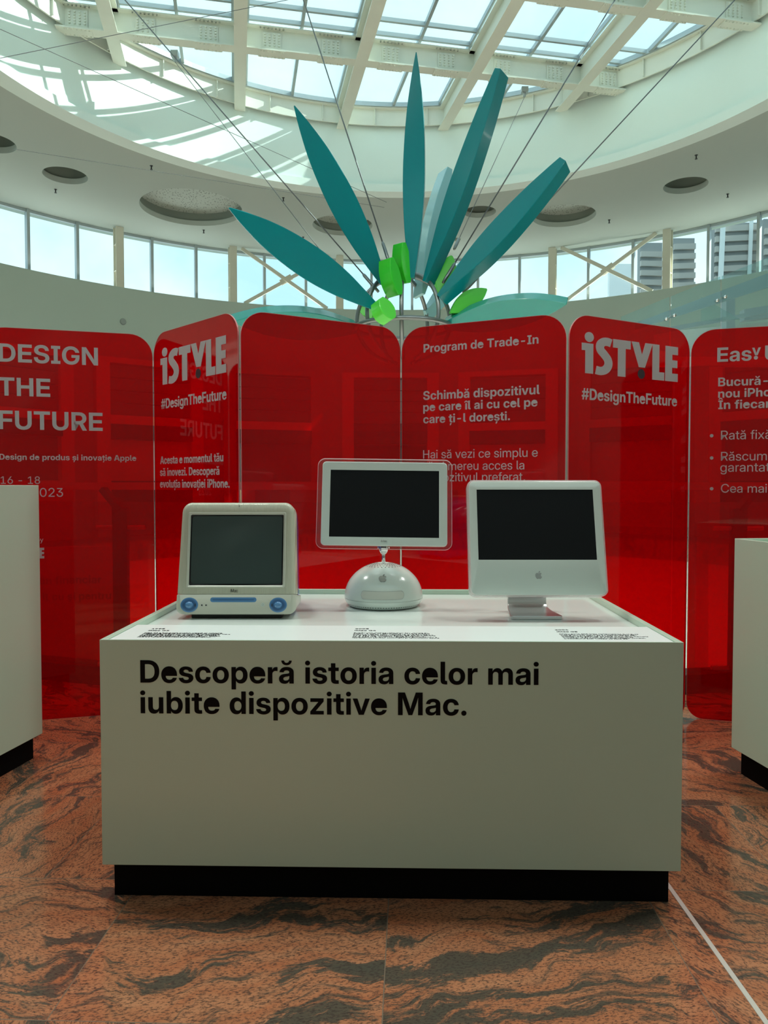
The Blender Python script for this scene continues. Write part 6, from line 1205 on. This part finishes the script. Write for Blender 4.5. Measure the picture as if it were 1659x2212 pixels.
bm = bmesh.new(); face_prism(bm, f4, q0, -.008, -.0015); obj('screen', bm, M['screen'], g4)
bm = bmesh.new(); flat_groups(bm, fit_text('r', 'iMac', -.0105, .0105, -.1305, .0095), FaceMap(f4 @ Vector((0, 0, .0003)), R(12), R(.75)), .0003); obj('lettering', bm, M['greyprint'], ds)
bm = bmesh.new(); wo_, ho_ = .2262, .1535
ri = rrect(-w_ + .0005, w_ - .0005, -h_ + .0005, h_ - .0005, .0128, 8); ro = rrect(-wo_, wo_, -ho_, ho_, .024, 8)
loft(bm, [P3(f4, ri, -.003), P3(f4, ro, -.003), P3(f4, ro, -.011), P3(f4, ri, -.011)]); obj('clear_frame', bm, M['acrylic'], g4, auto=40)
bm = bmesh.new(); ro2 = rrect(-wo_ - .0013, wo_ + .0013, -ho_ - .0013, ho_ + .0013, .0253, 8)
loft(bm, [P3(f4, ro, -.0028), P3(f4, ro2, -.004), P3(f4, ro2, -.010), P3(f4, ro, -.0112), P3(f4, ro, -.0028)]); obj('clear_frame_edge', bm, M['acrylicedge'], g4, auto=40)

# ---- flat white computer on the right
g5 = tag(empty('desktop_computer', (.476, 2.30, ZTB), 0), 'flat white computer with a tall chin on an aluminium foot, right on counter', 'computer')
f5 = FaceMap((0, 0, .188), R(14.8)); w_ = .213; t0, t1 = -.113, .2565
bm = bmesh.new(); q0 = rrect(-.1835, .1835, 0, .2245, .0004, 8)
loft(bm, [P3(f5, q0, -.003), P3(f5, q0, 0), P3(f5, rrect(-w_ + .007, w_ - .007, t0 + .006, t1 - .007, .016, 8), 0), P3(f5, rrect(-w_ + .0055, w_ - .0055, t0 + .0045, t1 - .0055, .017, 8), -.0012), P3(f5, rrect(-w_ + .0055, w_ - .0055, t0 + .0045, t1 - .0055, .017, 8), -.046), P3(f5, rrect(-w_ + .012, w_ - .012, t0 + .012, t1 - .012, .016, 8), -.051)], cap1=True)
bd5 = obj('body', bm, M['white'], g5, auto=40)
bm = bmesh.new(); ri = rrect(-w_ + .0053, w_ - .0053, t0 + .0043, t1 - .0053, .0172, 8); ro = rrect(-w_, w_, t0, t1, .022, 8); rm = rrect(-w_ + .0015, w_ - .0015, t0 + .0015, t1 - .0015, .0205, 8)
loft(bm, [P3(f5, ri, -.0016), P3(f5, rm, -.0016), P3(f5, ro, -.004), P3(f5, ro, -.042), P3(f5, rm, -.046), P3(f5, ri, -.046)]); obj('clear_shell', bm, M['acrylicedge'], g5, auto=40)
bm = bmesh.new(); face_prism(bm, f5, q0, -.009, -.0015); obj('screen', bm, M['screen'], g5)
bm = bmesh.new(); flat_groups(bm, fruit_groups(.0250 * 1.0), FaceMap(f5 @ Vector((0, -.0475, .0002)), R(14.8)), .0004); obj('emblem', bm, M['greyprint'], bd5)
path = [(.185, .165, .062), (.160, .110, .062), (.168, .062, .0625), (.174, .040, .0635), (.1715, .022, .064), (.160, .0115, .0655), (.135, .0075, .068), (.10, .006, .071), (.05, .006, .0775), (.018, .006, .081), (.009, .006, .078), (.004, .006, .072)]
bm = bmesh.new(); loops = []
for i, (y, z, hw) in enumerate(path):
    a_, b_ = path[max(i - 1, 0)], path[min(i + 1, len(path) - 1)]; t_ = Vector((0, b_[0] - a_[0], b_[1] - a_[1])).normalized(); n_ = Vector((0, -t_.z, t_.y)); c_ = Vector((0, y, z))
    loops.append([c_ + n_ * .0055 + Vector((-hw, 0, 0)), c_ + n_ * .0055 + Vector((hw, 0, 0)), c_ - n_ * .0055 + Vector((hw, 0, 0)), c_ - n_ * .0055 + Vector((-hw, 0, 0))])
loft(bm, loops, cap0=True, cap1=True); ft = bev(obj('foot', bm, M['alu'], g5, auto=35), .0015, 2)
